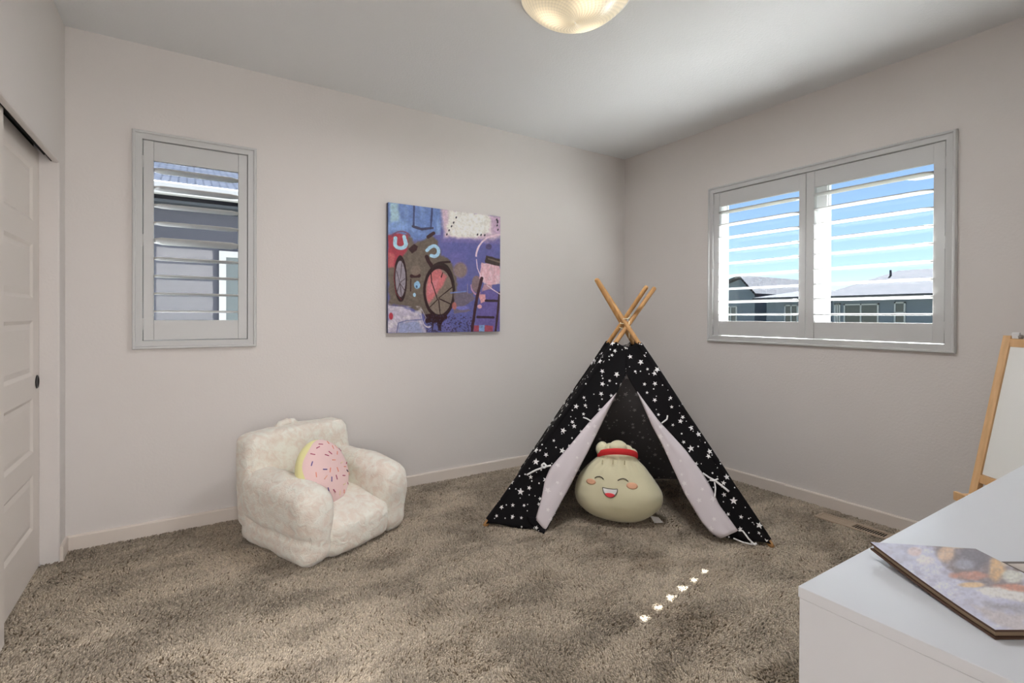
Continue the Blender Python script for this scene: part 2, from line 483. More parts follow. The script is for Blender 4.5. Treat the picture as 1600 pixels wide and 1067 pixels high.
# ------------------------------------------------------------------ carpet pile (nobody could count it)
def carpet():
    nT = 760000
    x = RNG.uniform(XL-.09, -.012, nT); y = RNG.uniform(YR+.02, -.013, nT)
    # only where the pile can be seen, thinner with distance from the door side
    d = np.hypot(x-CAM[0], y-CAM[1])
    keep = (y > CO0) | (x > XL)
    keep &= RNG.random(nT) < np.clip(1.35/np.maximum(d, .8), .36, 1.0)
    keep &= ~((x > -2.55) & (x < -1.25) & (y < -3.05))
    keep &= ~((x > -.23) & (x < -.118) & (y > -2.25) & (y < -1.85))
    keep &= ~((x < XL) & (y > CO1-.006))
    keep &= d > .9
    x, y, d = x[keep], y[keep], d[keep]; n = len(x)
    # swirls in the pile: where it was brushed by feet and the vacuum
    fld = fbm(x*3.4+3, y*5.2+9, 41, 4); f2 = fbm(x*5.1+20, y*6.4+5, 77, 4)
    ang = fld*9.0+f2*4.0
    lean = .0040+.004*np.clip(f2*1.6-.2, 0, 1)
    r = np.clip(.0024+.0005*d, 0, .0044)*RNG.uniform(.75, 1.3, n)
    h = RNG.uniform(.008, .0125, n)
    a0 = RNG.uniform(0, 2*PI, n)
    V = np.zeros((n, 7, 3), np.float32)
    jx, jy = RNG.normal(0, .0022, n), RNG.normal(0, .0022, n)
    for k in range(3):
        t = a0+2*PI*k/3
        V[:, k] = np.stack([x+r*.8*np.cos(t), y+r*.8*np.sin(t), np.full(n, 0.0)], 1)
        V[:, 3+k] = np.stack([x+lean*.55*np.cos(ang)+jx*.6+r*1.05*np.cos(t+.5), y+lean*.55*np.sin(ang)+jy*.6+r*1.05*np.sin(t+.5), h*.72], 1)
    V[:, 6] = np.stack([x+lean*np.cos(ang)+jx, y+lean*np.sin(ang)+jy, h], 1)
    base = (np.arange(n)*7)[:, None]
    tri = []
    for k in range(3):
        k2 = (k+1) % 3
        tri += [[k, k2, 3+k2], [k, 3+k2, 3+k], [3+k, 3+k2, 6]]
    F = (base[:, None, :]+np.array(tri)[None]).reshape(-1, 3)
    me = bpy.data.meshes.new('carpet_pile')
    me.vertices.add(n*7); me.vertices.foreach_set('co', V.ravel())
    me.loops.add(len(F)*3); me.loops.foreach_set('vertex_index', F.ravel().astype(np.int32))
    me.polygons.add(len(F)); me.polygons.foreach_set('loop_start', (np.arange(len(F))*3).astype(np.int32))
    me.polygons.foreach_set('loop_total', np.full(len(F), 3, np.int32))
    me.polygons.foreach_set('use_smooth', np.ones(len(F), bool))
    # yarn colour: each tuft its own, and the leaning pile's shading painted as broad patches
    patch = np.clip((fbm(x*4.5+1, y*8.0+4, 101, 4)-.5)*3.4+.5, 0, 1)
    patch = .65*patch+.35*np.clip((fbm(x*1.3+7, y*2.0+2, 131, 3)-.5)*3+.5, 0, 1)
    tone = .70+.52*patch+RNG.normal(0, .17, n)
    tone = np.clip(tone, .45, 1.5)
    c = np.array(A(147, 137, 123)[:3])[None]*tone[:, None]*CARPET_K
    c[:, 2] *= (1+.05*(RNG.random(n)-.5))
    c = np.repeat(np.clip(c, .02, .9)[:, None, :], 7, 1).copy()
    c4 = np.concatenate([c, np.ones((n, 7, 1))], 2).astype(np.float32)
    me.update(calc_edges=True)
    at = me.color_attributes.new('paint', 'FLOAT_COLOR', 'POINT'); at.data.foreach_set('color', c4.ravel())
    mt = mat_attr('carpet_yarn', .95, .1)
    o = link('carpet_pile', me, mt, floor)
    tag(o, 'taupe cut pile carpet with brushed pile shading painted as darker patches', kind='stuff')
CARPET_K = 1.04
carpet()

# ------------------------------------------------------------------ windows with plantation shutters
def louver_mesh(Lh, chord=.114, th=.0115, clip=.036, cdep=.022, tilt=0.0):
    """blade along x, half length Lh, corners clipped at both ends"""
    st = [(-Lh, chord/2-cdep), (-Lh+clip, chord/2), (Lh-clip, chord/2), (Lh, chord/2-cdep)]
    n = 14; vs = []
    ct, sn = math.cos(tilt), math.sin(tilt)
    for (x, hc) in st:
        for k in range(n):
            t = 2*PI*k/n
            y, z = hc*math.cos(t), th/2*math.sin(t)
            vs.append((x, y*ct-z*sn, y*sn+z*ct))
    fs = []
    for i in range(3):
        for k in range(n):
            a, b = i*n+k, i*n+(k+1) % n
            fs.append((a, b, b+n, a+n))
    mb = MB(); mb.add(vs, fs, 0, True)
    mb.f += [tuple(range(n))[::-1], tuple(3*n+k for k in range(n))]; mb.mi += [0, 0]; mb.sm += [False, False]
    return mb.mesh('louver')

def window(name, loc, rz, hw, panels, hinges, tilts, base_tilt, mullion):
    root = empty(name, loc, rz); root['kind'] = 'structure'
    # casing: mitred moulding around the opening
    cas = MB().ring(hw, WZ0, WZ1, [(0, 0), (0, -.016), (.005, -.026), (.013, -.026), (.018, -.017), (.040, -.020), (.046, -.020), (.048, -.014), (.048, .034), (.060, .034), (.060, .050), (OP, .050)])
    cas.build('casing', M['white'], root)
    # the vinyl window itself, with its glass
    iw = hw-OP
    fr = MB().ring(iw, WZ0+OP, WZ1-OP, [(0, .075), (0.0, .062), (.034, .062), (.034, .075), (.040, .078), (.040, .120), (.046, .122), (.046, .138), (0, .138)])
    if mullion is not None:
        fr.bbox(mullion-.075, mullion+.012, .07, .135, WZ0+OP+.03, WZ1-OP-.03, .004)
        fr.box(mullion+.013, mullion+.018, .088, .096, WZ0+OP+.04, WZ1-OP-.04)
    wf = fr.build('window_frame', M['vinyl'], root)
    cuts = [-iw+.042, iw-.042] if mullion is None else [-iw+.042, mullion-.075, mullion+.012, iw-.042]
    for k in range(0, len(cuts), 2):
        MB().box(cuts[k], cuts[k+1], .112 if k == 0 else .098, .116 if k == 0 else .102, WZ0+OP+.042, WZ1-OP-.042).build('pane', M['glass'], wf)
    if mullion is None:   # low-e spacer bars beside the pane
        MB().box(-iw+.046, -iw+.052, .100, .108, WZ0+.09, WZ1-.09).build('spacer', M['vinyl'], wf)
    # hinged louvred panels
    pz0, pz1 = WZ0+.0505, WZ1-.0505
    rz0, rz1 = 1.212, 2.104
    for pi, (a, b, sl, sr) in enumerate(panels):
        p = MB()
        p.bbox(a, a+sl, -.012, .020, pz0, pz1, .002)
        p.bbox(b-sr, b, -.012, .020, pz0, pz1, .002)
        p.bbox(a+sl+.0006, b-sr-.0006, -.009, .017, rz1, pz1-.001, .0015)
        p.bbox(a+sl+.0006, b-sr-.0006, -.009, .017, pz0+.001, rz0, .0015)
        pan = p.build('shutter_panel', M['white'], root)
        nl = 9; sp = (rz1-rz0)/nl
        shared = {}
        for i in range(nl):
            tl = base_tilt+tilts.get((pi, i), 0.0)
            key = round(tl, 4)
            if key not in shared:
                shared[key] = louver_mesh((b-sr-a-sl)/2-.0012, tilt=tl)
                shared[key].materials.append(M['white'])
            lv = link('louver', shared[key], None, pan)
            lv.location = ((a+sl+b-sr)/2, .006, rz1-sp*(i+.5))
        for (hx, sgn) in hinges:
            if not (a-.01 <= hx <= b+.01):
                continue
            for hz in (pz0+.09, (pz0+pz1)/2, pz1-.12):
                hm = MB().box(hx-.008, hx+.008, -.0135, -.0115, hz-.032, hz+.032)
                hm.tube([(hx-sgn*.001, -.015, hz-.034), (hx-sgn*.001, -.015, hz+.034)], .004, 8)
                hm.build('hinge', M['white'], pan)
    return root
g = .0505
window('window_1', (W1X, 0, 0), 0, W1H, [(-W1H+g, W1H-g, .047, .047)], [(-W1H+g-.002, 1)],
       {(0, 4): math.radians(-11)}, math.radians(-3.0), None)
c = -(-1.6865-W2Y)
window('window_2', (0, W2Y, 0), -PI/2, W2H, [(-W2H+g, c-.0015, .047, .044), (c+.0015, W2H-g, .052, .052)],
       [(-W2H+g-.002, 1), (W2H-g+.002, -1)], {(0, 7): math.radians(-6), (1, 7): math.radians(-6)}, math.radians(0), .062)

# ------------------------------------------------------------------ closet doors
def closet_door(name, x_face, y_hi, width, zt, handle_y):
    """five-panel sliding door facing +x, its right edge at y_hi"""
    root = empty(name, (x_face, y_hi-width/2, .012), 0); root['kind'] = 'structure'
    hw = width/2; th = .034
    mb = MB()
    mb.box(-th, -.012, -hw, hw, 0, zt)
    ymarg = .115; zs = []
    top = zt-.045
    pan_h, rail = .258, .1055
    cells = []
    z = .215
    for k in range(5):
        cells.append((z, z+pan_h)); z += pan_h+rail
    def q(y0, y1, z0, z1):
        mb.box(-.013, 0, y0, y1, z0, z1)
    q(-hw, -hw+ymarg, 0, zt); q(hw-ymarg, hw, 0, zt)
    prev = 0
    for (z0, z1) in cells+[(zt, zt)]:
        q(-hw+ymarg, hw-ymarg, prev, z0); prev = z1
    door = mb.build('slab', M['door'], root)
    for (z0, z1) in cells:
        a, b = -hw+ymarg, hw-ymarg; w = .016; d = -.008; w2 = .024; d2 = -.0035
        vs = []
        for (i, e) in ((0, 0), (w, d), (w+w2, d2)):
            vs += [(e, a+i, z0+i), (e, b-i, z0+i), (e, b-i, z1-i), (e, a+i, z1-i)]
        fs = []
        for r_ in range(2):
            for j in range(4):
                i0, i1 = r_*4+j, r_*4+(j+1) % 4
                fs.append((i0, i1, i1+4, i0+4))
        fs.append((8, 9, 10, 11))
        MB().add(vs, fs).build('panel', M['door'], root)
    if handle_y is not None:
        hm = MB()
        prof = [(.0, -.0005), (.020, -.0002), (.023, .0015), (.026, .0035), (.030, .0035), (.033, 0)]
        vs = []; n = 24
        for (r, e) in prof:
            for j in range(n):
                t = 2*PI*j/n; vs.append((e+.0008, handle_y+r*math.cos(t), .905+r*math.sin(t)))
        hm.add(vs, grid_faces(n, len(prof), True), 0, True)
        hm.build('finger_pull', M['metal'], root)
closet_door('door_1', XL-.076, CO1-.002, 1.06, 2.022, .53-.045)
closet_door('door_2', XL-.036, -.875, 1.06, 2.022, None)

# ------------------------------------------------------------------ floor register
def register():
    x0, x1, y0, y1 = -.228, -.122, -2.245, -1.858
    root = empty('floor_register', ((x0+x1)/2, (y0+y1)/2, 0))
    hx, hy = (x1-x0)/2, (y1-y0)/2
    mtan = mat_plain('register_enamel', A(150, 135, 118), .5)
    mb = MB()
    for (a, b, c_, d) in ((-hx, hx, -hy, -hy+.018), (-hx, hx, hy-.018, hy), (-hx, -hx+.016, -hy+.018, hy-.018), (hx-.016, hx, -hy+.018, hy-.018), (-hx+.016, hx-.016, -.008, .008)):
        mb.bbox(a, b, c_, d, .004, .014, .002)
    mb.build('frame', mtan, root)
    MB().box(-hx+.004, hx-.004, -hy+.004, hy-.004, .001, .003).build('duct_shade_plate', M['dark'], root)  # dark plate paints in the shade of the duct
    lo = -hy+.018; n = 13
    sh = {}
    for half in (0, 1):
        a, b = (lo, -.008) if half == 0 else (.008, -lo)
        stp = (b-a)/n
        for k in range(n):
            y = a+(k+.5)*stp
            if half not in sh:
                s_ = MB(); w = .0112 if half == 1 else .0036
                s_.beam((-hx+.016, 0, .0095 if half else .006), (hx-.016, 0, .0095 if half else .006), w, .004 if half else .002)
                sh[half] = s_.mesh('slat'); sh[half].materials.append(mtan)
            o = link('slat', sh[half], None, root); o.location = (0, y, 0)
    tag(root, 'beige metal floor register with slatted grille set in the carpet along the window wall', 'floor vent')
register()

# ------------------------------------------------------------------ ceiling lamp
def lamp():
    x, y = LAMP_XY
    root = empty('ceiling_lamp', (x, y, H))
    MB().lathe([(0, 0), (.17, 0), (.17, -.03), (.16, -.035), (0, -.035)], 48).build('mounting_plate', mat_plain('brushed_nickel', (.6, .58, .55, 1), .35, metal=1), root)
    # glass bowl with its swirl of fine ribs
    n, k = 300, 30; r0, hgt = .25, .12; Rs = (r0*r0+hgt*hgt)/(2*hgt); vs = []
    pmax = math.asin(r0/Rs); ribs = []
    for j in range(k):
        u = j/(k-1); ph = pmax*(.012+u*.988); rr = Rs*math.sin(ph); zz = -.04-hgt+Rs*(1-math.cos(ph))
        amp = .0022*math.sin(PI*min(1, u*1.02))**.5
        for i in range(n):
            t = 2*PI*i/n
            e = amp*math.sin(36*(t+1.6*u*u+.6*u))
            vs.append(((rr)*math.cos(t), (rr)*math.sin(t), zz-e)); ribs.append(1.0+.32*e/.0022*(1 if u > .12 else u/.12))
    mt, t, b = new_mat('lamp_glass')
    b.inputs['Base Color'].default_value = (.60, .55, .45, 1)
    b.inputs['Roughness'].default_value = .25
    # the glass glows: three bulbs behind it make brighter spots
    tc = N(t, 'ShaderNodeTexCoord')
    prev = None
    for q in range(3):
        a = math.radians(20+120*q)
        vm = N(t, 'ShaderNodeVectorMath', operation='DISTANCE'); vm.inputs[1].default_value = (.115*math.cos(a), .115*math.sin(a), -.125)
        L(t, tc.outputs['Object'], vm.inputs[0])
        mr = N(t, 'ShaderNodeMapRange'); mr.inputs[1].default_value = .015; mr.inputs[2].default_value = .10; mr.inputs[3].default_value = .36; mr.inputs[4].default_value = 0
        mr.interpolation_type = 'SMOOTHSTEP'
        L(t, vm.outputs['Value'], mr.inputs[0])
        if prev is None:
            prev = mr.outputs[0]
        else:
            ad = N(t, 'ShaderNodeMath', operation='ADD'); L(t, prev, ad.inputs[0]); L(t, mr.outputs[0], ad.inputs[1]); prev = ad.outputs[0]
    ad = N(t, 'ShaderNodeMath', operation='ADD'); ad.inputs[1].default_value = .27; L(t, prev, ad.inputs[0])
    at_ = N(t, 'ShaderNodeAttribute', attribute_name='rib')
    ml = N(t, 'ShaderNodeMath', operation='MULTIPLY'); L(t, ad.outputs[0], ml.inputs[0]); L(t, at_.outputs['Fac'], ml.inputs[1])
    L(t, ml.outputs[0], b.inputs['Emission Strength'])
    b.inputs['Emission Color'].default_value = (1.0, .83, .55, 1)
    bowl = MB().add(vs, grid_faces(n, k, True), 0, True).build('glass_bowl', mt, root)
    ra = bowl.data.attributes.new('rib', 'FLOAT', 'POINT'); ra.data.foreach_set('value', np.array(ribs, np.float32))
    MB().lathe([(.244, -.043), (.252, -.043), (.252, -.036), (.244, -.036), (.244, -.043)], 96).build('rim', M['vinyl'], root)
    tag(root, 'round swirled glass flush mount lamp glowing warm on the ceiling', 'ceiling lamp')
    ld = bpy.data.lights.new('ceiling_lamp_light', 'AREA'); ld.shape = 'DISK'; ld.size = .46; ld.energy = LAMP_POWER; ld.color = LAMP_COLOR
    lo = bpy.data.objects.new('ceiling_lamp_light', ld); COL.objects.link(lo); lo.location = (x, y, H-.185)
lamp()

# ================================================================== THINGS
# ------------------------------------------------------------------ painting
def painting():
    x0, x1, z0, z1, th = -2.321, -1.405, 1.121, 2.035, .036
    root = empty('painting', ((x0+x1)/2, 0, z0))
    hw, hh = (x1-x0)/2, z1-z0
    n = 340
    us = np.linspace(0, 1, n); Ug, Vg = np.meshgrid(us, us)          # V downwards
    Hm = homography([(0, 0), (1, 0), (1, 1), (0, 1)], [(80, 75), (855, 175), (845, 970), (65, 975)])
    den = Hm[2, 0]*Ug+Hm[2, 1]*Vg+Hm[2, 2]
    X = (Hm[0, 0]*Ug+Hm[0, 1]*Vg+Hm[0, 2])/den; Y = (Hm[1, 0]*Ug+Hm[1, 1]*Vg+Hm[1, 2])/den
    r = Raster(X, Y, (92, 92, 158))
    dk = (48, 24, 26); br = (104, 90, 78)
    # blue field, then the paler blue top left
    r.blend(fbm(X/150, Y/90, 5)*.8, (78, 84, 165)); r.blend(np.clip((fbm(X/60, Y/90, 15)-.45)*3, 0, 1)*.5, (106, 96, 172))
    r.poly([(60, 60), (450, 60), (450, 270), (330, 340), (60, 300)], (92, 122, 190), soft=30, wob=40)
    r.blend(np.clip((fbm(X/35, Y/120, 31)-.5)*3, 0, 1)*((X < 440) & (Y < 300))*.6, (130, 165, 215))
    r.poly([(90, 75), (145, 85), (150, 205), (95, 215)], (165, 205, 205), a=.75, soft=18, wob=20)
    r.poly([(75, 215), (210, 190), (220, 265), (75, 270)], (120, 160, 220), a=.6, soft=24, wob=24)
    # brown ground under the wheels
    r.poly([(75, 480), (120, 330), (215, 290), (250, 360), (330, 330), (380, 300), (420, 340), (440, 440), (500, 470), (545, 560), (540, 700), (480, 830), (330, 850), (200, 790), (75, 780)], br, soft=16, wob=30)
    r.blend(np.clip((fbm(X/25, Y/25, 51)-.48)*4, 0, 1)*((X > 80) & (X < 330) & (Y > 340) & (Y < 760))*.35, (128, 112, 98))
    # red patch left
    r.poly([(70, 300), (150, 290), (215, 300), (200, 420), (120, 510), (70, 520)], (176, 50, 66), soft=14, wob=24)
    r.poly([(75, 420), (120, 430), (110, 520), (75, 525)], (196, 86, 88), a=.8, soft=14)
    r.ering(165, 320, 62, 45, 5, (120, 60, 90), a=.8, a0=-3.0, a1=-.2)
    # white cloud, top right
    r.poly([(440, 115), (860, 170), (860, 330), (740, 345), (560, 325), (460, 320)], (196, 168, 186), soft=26, wob=40)
    r.poly([(500, 130), (780, 165), (790, 290), (640, 325), (520, 312), (478, 290)], (216, 212, 203), soft=22, wob=36)
    r.poly([(540, 150), (740, 170), (750, 280), (560, 300)], (224, 222, 214), a=.7, soft=30, wob=40)
    r.poly([(795, 180), (860, 180), (860, 300), (800, 290)], (186, 150, 182), a=.8, soft=18)
    r.poly([(440, 320), (860, 330), (860, 365), (440, 350)], (126, 108, 170), a=.5, soft=16)
    for (x, y) in ((530, 215), (515, 240), (498, 268), (482, 296), (548, 180), (695, 298), (720, 300), (745, 302), (830, 195), (836, 215), (833, 235), (838, 265), (835, 205)):
        r.ellipse(x, y, 5, 8, (52, 44, 60), soft=.4, rot=.4, wob=0)
    # dark blue frame shape, top
    r.line([(258, 95), (252, 245), (300, 258), (372, 250), (382, 112)], 13, (58, 66, 112), wob=5)
    r.line([(248, 240), (310, 262), (385, 252)], 15, (62, 62, 92), wob=6)
    # light blue horseshoes
    r.line([(126, 322)]+[(160+38*math.cos(t), 360+30*math.sin(t)) for t in np.linspace(PI, 0, 12)]+[(186, 312)], 26, (150, 200, 226), wob=5)
    r.line([(342, 406), (362, 388)]+[(390+33*math.cos(t), 412+36*math.sin(t)) for t in np.linspace(-1.9, 1.5, 12)]+[(372, 442)], 24, (146, 192, 222), wob=5)
    # dark marks
    r.line([(352, 312), (390, 288)], 24, (62, 34, 36), wob=6)
    r.poly([(216, 395), (255, 362), (280, 378), (272, 405), (238, 428)], (60, 32, 34), wob=8)
    r.line([(340, 450), (352, 480), (375, 515)], 28, (58, 30, 32), wob=6)
    r.line([(395, 505), (440, 488), (500, 486)], 15, (58, 36, 36), wob=5)
    r.line([(235, 582), (285, 580)], 26, (62, 30, 32), wob=6)
    r.line([(228, 605), (226, 685)], 8, (70, 44, 40)); r.ellipse(262, 545, 34, 34, (126, 108, 94), a=.8)
    r.ellipse(272, 645, 20, 26, (126, 178, 216), soft=.25, wob=.5); r.ellipse(252, 712, 10, 14, (150, 196, 222), soft=.3)
    r.ellipse(268, 655, 7, 9, (60, 84, 130), soft=.3)
    # left wheel
    r.ellipse(156, 600, 38, 135, (138, 128, 140), rot=-.02, wob=.04)
    r.ering(157, 600, 40, 142, 5, dk, wob=.06)
    for (a, b) in (((156, 600), (170, 470)), ((150, 620), (130, 545)), ((156, 625), (188, 600)), ((152, 630), (190, 690)), ((152, 630), (128, 700)), ((152, 630), (165, 735))):
        r.line([a, b], 4, (70, 52, 58), wob=2)
    r.line([(120, 520), (112, 600), (125, 700), (160, 745)], 5, (120, 40, 48), wob=3)
    # right wheel: pink and brown
    r.ellipse(424, 690, 100, 165, (122, 106, 92), wob=.05)
    r.poly([(335, 660), (350, 580), (385, 540), (430, 535), (478, 585), (455, 640), (412, 700), (352, 780), (333, 730)], (202, 98, 102), soft=14, wob=16)
    r.poly([(345, 640), (420, 600), (400, 690), (345, 720)], (206, 118, 128), a=.6, soft=20)
    r.ering(424, 690, 102, 172, 9, dk, wob=.05)
    r.ering(432, 680, 98, 182, 6, (50, 34, 32), a0=-2.2, a1=.6)
    for (a, b) in (((368, 540), (372, 630)), ((372, 620), (410, 740)), ((420, 735), (515, 660)), ((425, 740), (510, 780)), ((420, 745), (430, 855)), ((412, 745), (355, 800)), ((450, 560), (440, 590))):
        r.line([a, b], 7, dk, wob=3)
    # the splash under it
    r.poly([(318, 850), (400, 845), (470, 848), (478, 870), (440, 905), (430, 960), (412, 955), (405, 905), (388, 910), (380, 970), (365, 960), (368, 905), (330, 912)], (52, 22, 26), wob=18)
    r.blend(((fbm(X/8, Y/8, 61) > .6) & (Y > 850) & (X > 320) & (X < 660))*.8, (56, 44, 70))
    r.line([(300, 810), (330, 870), (300, 930)], 3, (180, 170, 190)); r.ering(345, 850, 46, 85, 3, (186, 176, 190), a0=1.2, a1=3.1)
    # brown discs, right of the wheel
    r.ellipse(573, 543, 44, 50, (134, 112, 106), wob=.1); r.ering(573, 543, 48, 54, 4, (126, 104, 128), a=.7)
    r.ellipse(685, 640, 34, 58, (130, 104, 108)); r.ering(690, 640, 44, 72, 4, (190, 130, 158), a=.9, a0=.4, a1=3.1)
    r.ellipse(772, 382, 22, 20, (78, 66, 106), a=.8)
    r.poly([(520, 690), (660, 700), (670, 740), (600, 790), (650, 830), (530, 840)], (112, 96, 100), a=.8, wob=26)
    r.ellipse(585, 805, 48, 14, (104, 104, 186), soft=.3); r.line([(505, 700), (610, 690)], 8, (96, 120, 190)); r.ellipse(528, 790, 16, 26, (196, 96, 78), soft=.3, a=.8)
    r.line([(622, 640), (622, 705)], 3, (150, 130, 150))
    # pink panel and ladder, far right
    r.poly([(720, 490), (850, 512), (850, 640), (760, 655), (705, 600)], (214, 160, 172), wob=16)
    r.blend(np.clip((fbm(X/10, Y/60, 71)-.5)*4, 0, 1)*((X > 725) & (Y > 500) & (Y < 640))*.6, (228, 200, 208))
    r.poly([(752, 440), (850, 470), (850, 520), (745, 492)], (66, 52, 48), wob=12)
    r.line([(770, 465), (850, 490)], 10, (110, 92, 78))
    r.poly([(715, 690), (760, 645), (850, 700), (845, 960), (670, 965)], (98, 82, 158), wob=10)
    r.poly([(700, 715), (745, 712), (748, 760), (712, 775)], (214, 144, 150), wob=10); r.ellipse(705, 796, 16, 14, (214, 150, 160))
    r.poly([(735, 640), (800, 640), (790, 670), (725, 690)], (200, 140, 140), a=.8)
    r.line([(748, 755), (838, 758)], 16, (62, 42, 48), wob=5); r.line([(690, 868), (800, 872)], 16, (60, 38, 50), wob=5)
    r.line([(722, 600), (690, 720), (668, 840), (650, 965)], 20, (66, 34, 44), wob=6)
    r.line([(845, 700), (832, 830), (815, 965)], 15, (66, 40, 48), wob=6)
    r.poly([(665, 925), (800, 930), (795, 970), (660, 970)], (170, 64, 84), wob=8); r.poly([(700, 925), (738, 925), (736, 970), (698, 970)], (112, 150, 206), wob=6)
    r.ering(850, 450, 165, 150, 5, (222, 190, 204), a0=-3.14, a1=-1.2); r.line([(686, 470), (692, 530), (715, 585)], 6, (226, 192, 206))
    r.line([(760, 650), (800, 680), (850, 712)], 6, (216, 190, 200))
    # pale corner, bottom left
    r.poly([(65, 780), (180, 795), (290, 850), (330, 975), (60, 980)], (172, 162, 184), soft=16, wob=34)
    r.blend(np.clip((fbm(X/30, Y/30, 81)-.45)*4, 0, 1)*((X < 300) & (Y > 790))*.7, (208, 202, 204))
    r.poly([(150, 900), (270, 890), (310, 975), (140, 975)], (120, 136, 190), a=.7, soft=20, wob=30)
    r.line([(125, 975), (140, 905), (200, 888), (300, 884)], 7, (92, 98, 150)); r.ellipse(88, 858, 14, 24, (186, 40, 58), soft=.25)
    r.line([(75, 780), (240, 800)], 5, (84, 70, 80), a=.6)
    r.blend(np.clip((vnoise(X/5, Y/5, 91)-.5), -1, 1)*.0+((vnoise(X/4, Y/4, 93) > .9) & (Y > 850))*.35, (60, 50, 70))
    gry = r.C.mean(-1, keepdims=True)
    r.C = (r.C*.76+gry*.24)*(.90+.12*(fbm(X/16, Y/16, 201)[..., None]-.5))
    P = np.stack([(Ug-.5)*2*hw, np.full(Ug.shape, -th), (1-Vg)*hh], -1).reshape(-1, 3)
    me = bpy.data.meshes.new('canvas_face'); fs = []
    idx = np.arange(n*n).reshape(n, n)
    F = np.stack([idx[:-1, :-1], idx[1:, :-1], idx[1:, 1:], idx[:-1, 1:]], -1).reshape(-1, 4)
    me.from_pydata(P.tolist(), [], F.tolist()); me.update()
    paint_attr(me, r.C.reshape(-1, 3))
    link('canvas_face', me, mat_attr('oil_paint', .5, .3, .0006, 260), root)
    side = MB().box(-hw, hw, -th+.0006, -.003, 0, hh)
    side.build('canvas_edge', mat_plain('canvas_edge_paint', A(58, 62, 84), .6, var=.5, vscale=14), root)
    tag(root, 'square abstract canvas with two bicycle wheels in blue, brown and pink on the wall', 'painting')
painting()

# ------------------------------------------------------------------ play tent
def star_fabric(name, base, star, base_rough=.85, dots=True, sheen=0):
    mt, t, b = new_mat(name)
    uv = N(t, 'ShaderNodeUVMap', uv_map='uv')
    def math_(op, a, bb=None, c=None):
        n = N(t, 'ShaderNodeMath', operation=op)
        for i, v in enumerate((a, bb, c)):
            if v is None: continue
            if isinstance(v, (int, float)): n.inputs[i].default_value = v
            else: L(t, v, n.inputs[i])
        return n.outputs[0]
    def layer(scale, off, smin, smax, keep, star_shape):
        mp = N(t, 'ShaderNodeMapping'); mp.inputs['Scale'].default_value = (scale, scale, scale); mp.inputs['Location'].default_value = off
        L(t, uv.outputs[0], mp.inputs[0])
        vo = N(t, 'ShaderNodeTexVoronoi', voronoi_dimensions='2D', feature='F1')
        vo.inputs['Scale'].default_value = 1.0; vo.inputs['Randomness'].default_value = .78
        L(t, mp.outputs[0], vo.inputs['Vector'])
        df = N(t, 'ShaderNodeVectorMath', operation='SUBTRACT'); L(t, mp.outputs[0], df.inputs[0]); L(t, vo.outputs['Position'], df.inputs[1])
        sp = N(t, 'ShaderNodeSeparateXYZ'); L(t, df.outputs[0], sp.inputs[0])
        sc = N(t, 'ShaderNodeSeparateColor'); L(t, vo.outputs['Color'], sc.inputs[0])
        rr = vo.outputs['Distance']
        size = math_('MULTIPLY_ADD', math_('POWER', sc.outputs[0], 1.6), smax-smin, smin)
        if star_shape:
            th = math_('MULTIPLY_ADD', sc.outputs[1], 6.283, math_('ARCTAN2', sp.outputs[1], sp.outputs[0]))
            mm = math_('DIVIDE', math_('ARCCOSINE', math_('MULTIPLY', math_('COSINE', math_('MULTIPLY', th, 5.0)), .9999)), 5.0)
            den = math_('ADD', math_('MULTIPLY', math_('SINE', mm), .6602), math_('MULTIPLY', math_('COSINE', mm), .2469))
            edge = math_('MULTIPLY', math_('DIVIDE', .2469, den), size)
        else:
            edge = size
        inside = math_('LESS_THAN', rr, edge)
        return math_('MULTIPLY', inside, math_('LESS_THAN', sc.outputs[2], keep))
    m1 = layer(12.8, (.3, .1, 0), .13, .28, .95, True)
    m2 = layer(23, (5.3, 2.1, 0), .06, .12, .42, False)
    m = math_('MAXIMUM', m1, m2) if dots else m1
    mx = N(t, 'ShaderNodeMix', data_type='RGBA'); mx.inputs[6].default_value = base; mx.inputs[7].default_value = star
    L(t, m, mx.inputs[0]); L(t, mx.outputs[2], b.inputs['Base Color'])
    b.inputs['Roughness'].default_value = base_rough; b.inputs['Specular IOR Level'].default_value = .15
    return mt
M['tent_out'] = star_fabric('tent_print', A(15, 14, 16), A(226, 222, 222))
M['tent_in'] = star_fabric('tent_print_reverse', (.20, .19, .195, 1), (.60, .58, .58, 1))
M['tent_lining'] = star_fabric('tent_lining', A(176, 170, 174), A(190, 186, 188), dots=False)
M['cord'] = mat_plain('cotton_cord', A(222, 216, 212), .8)

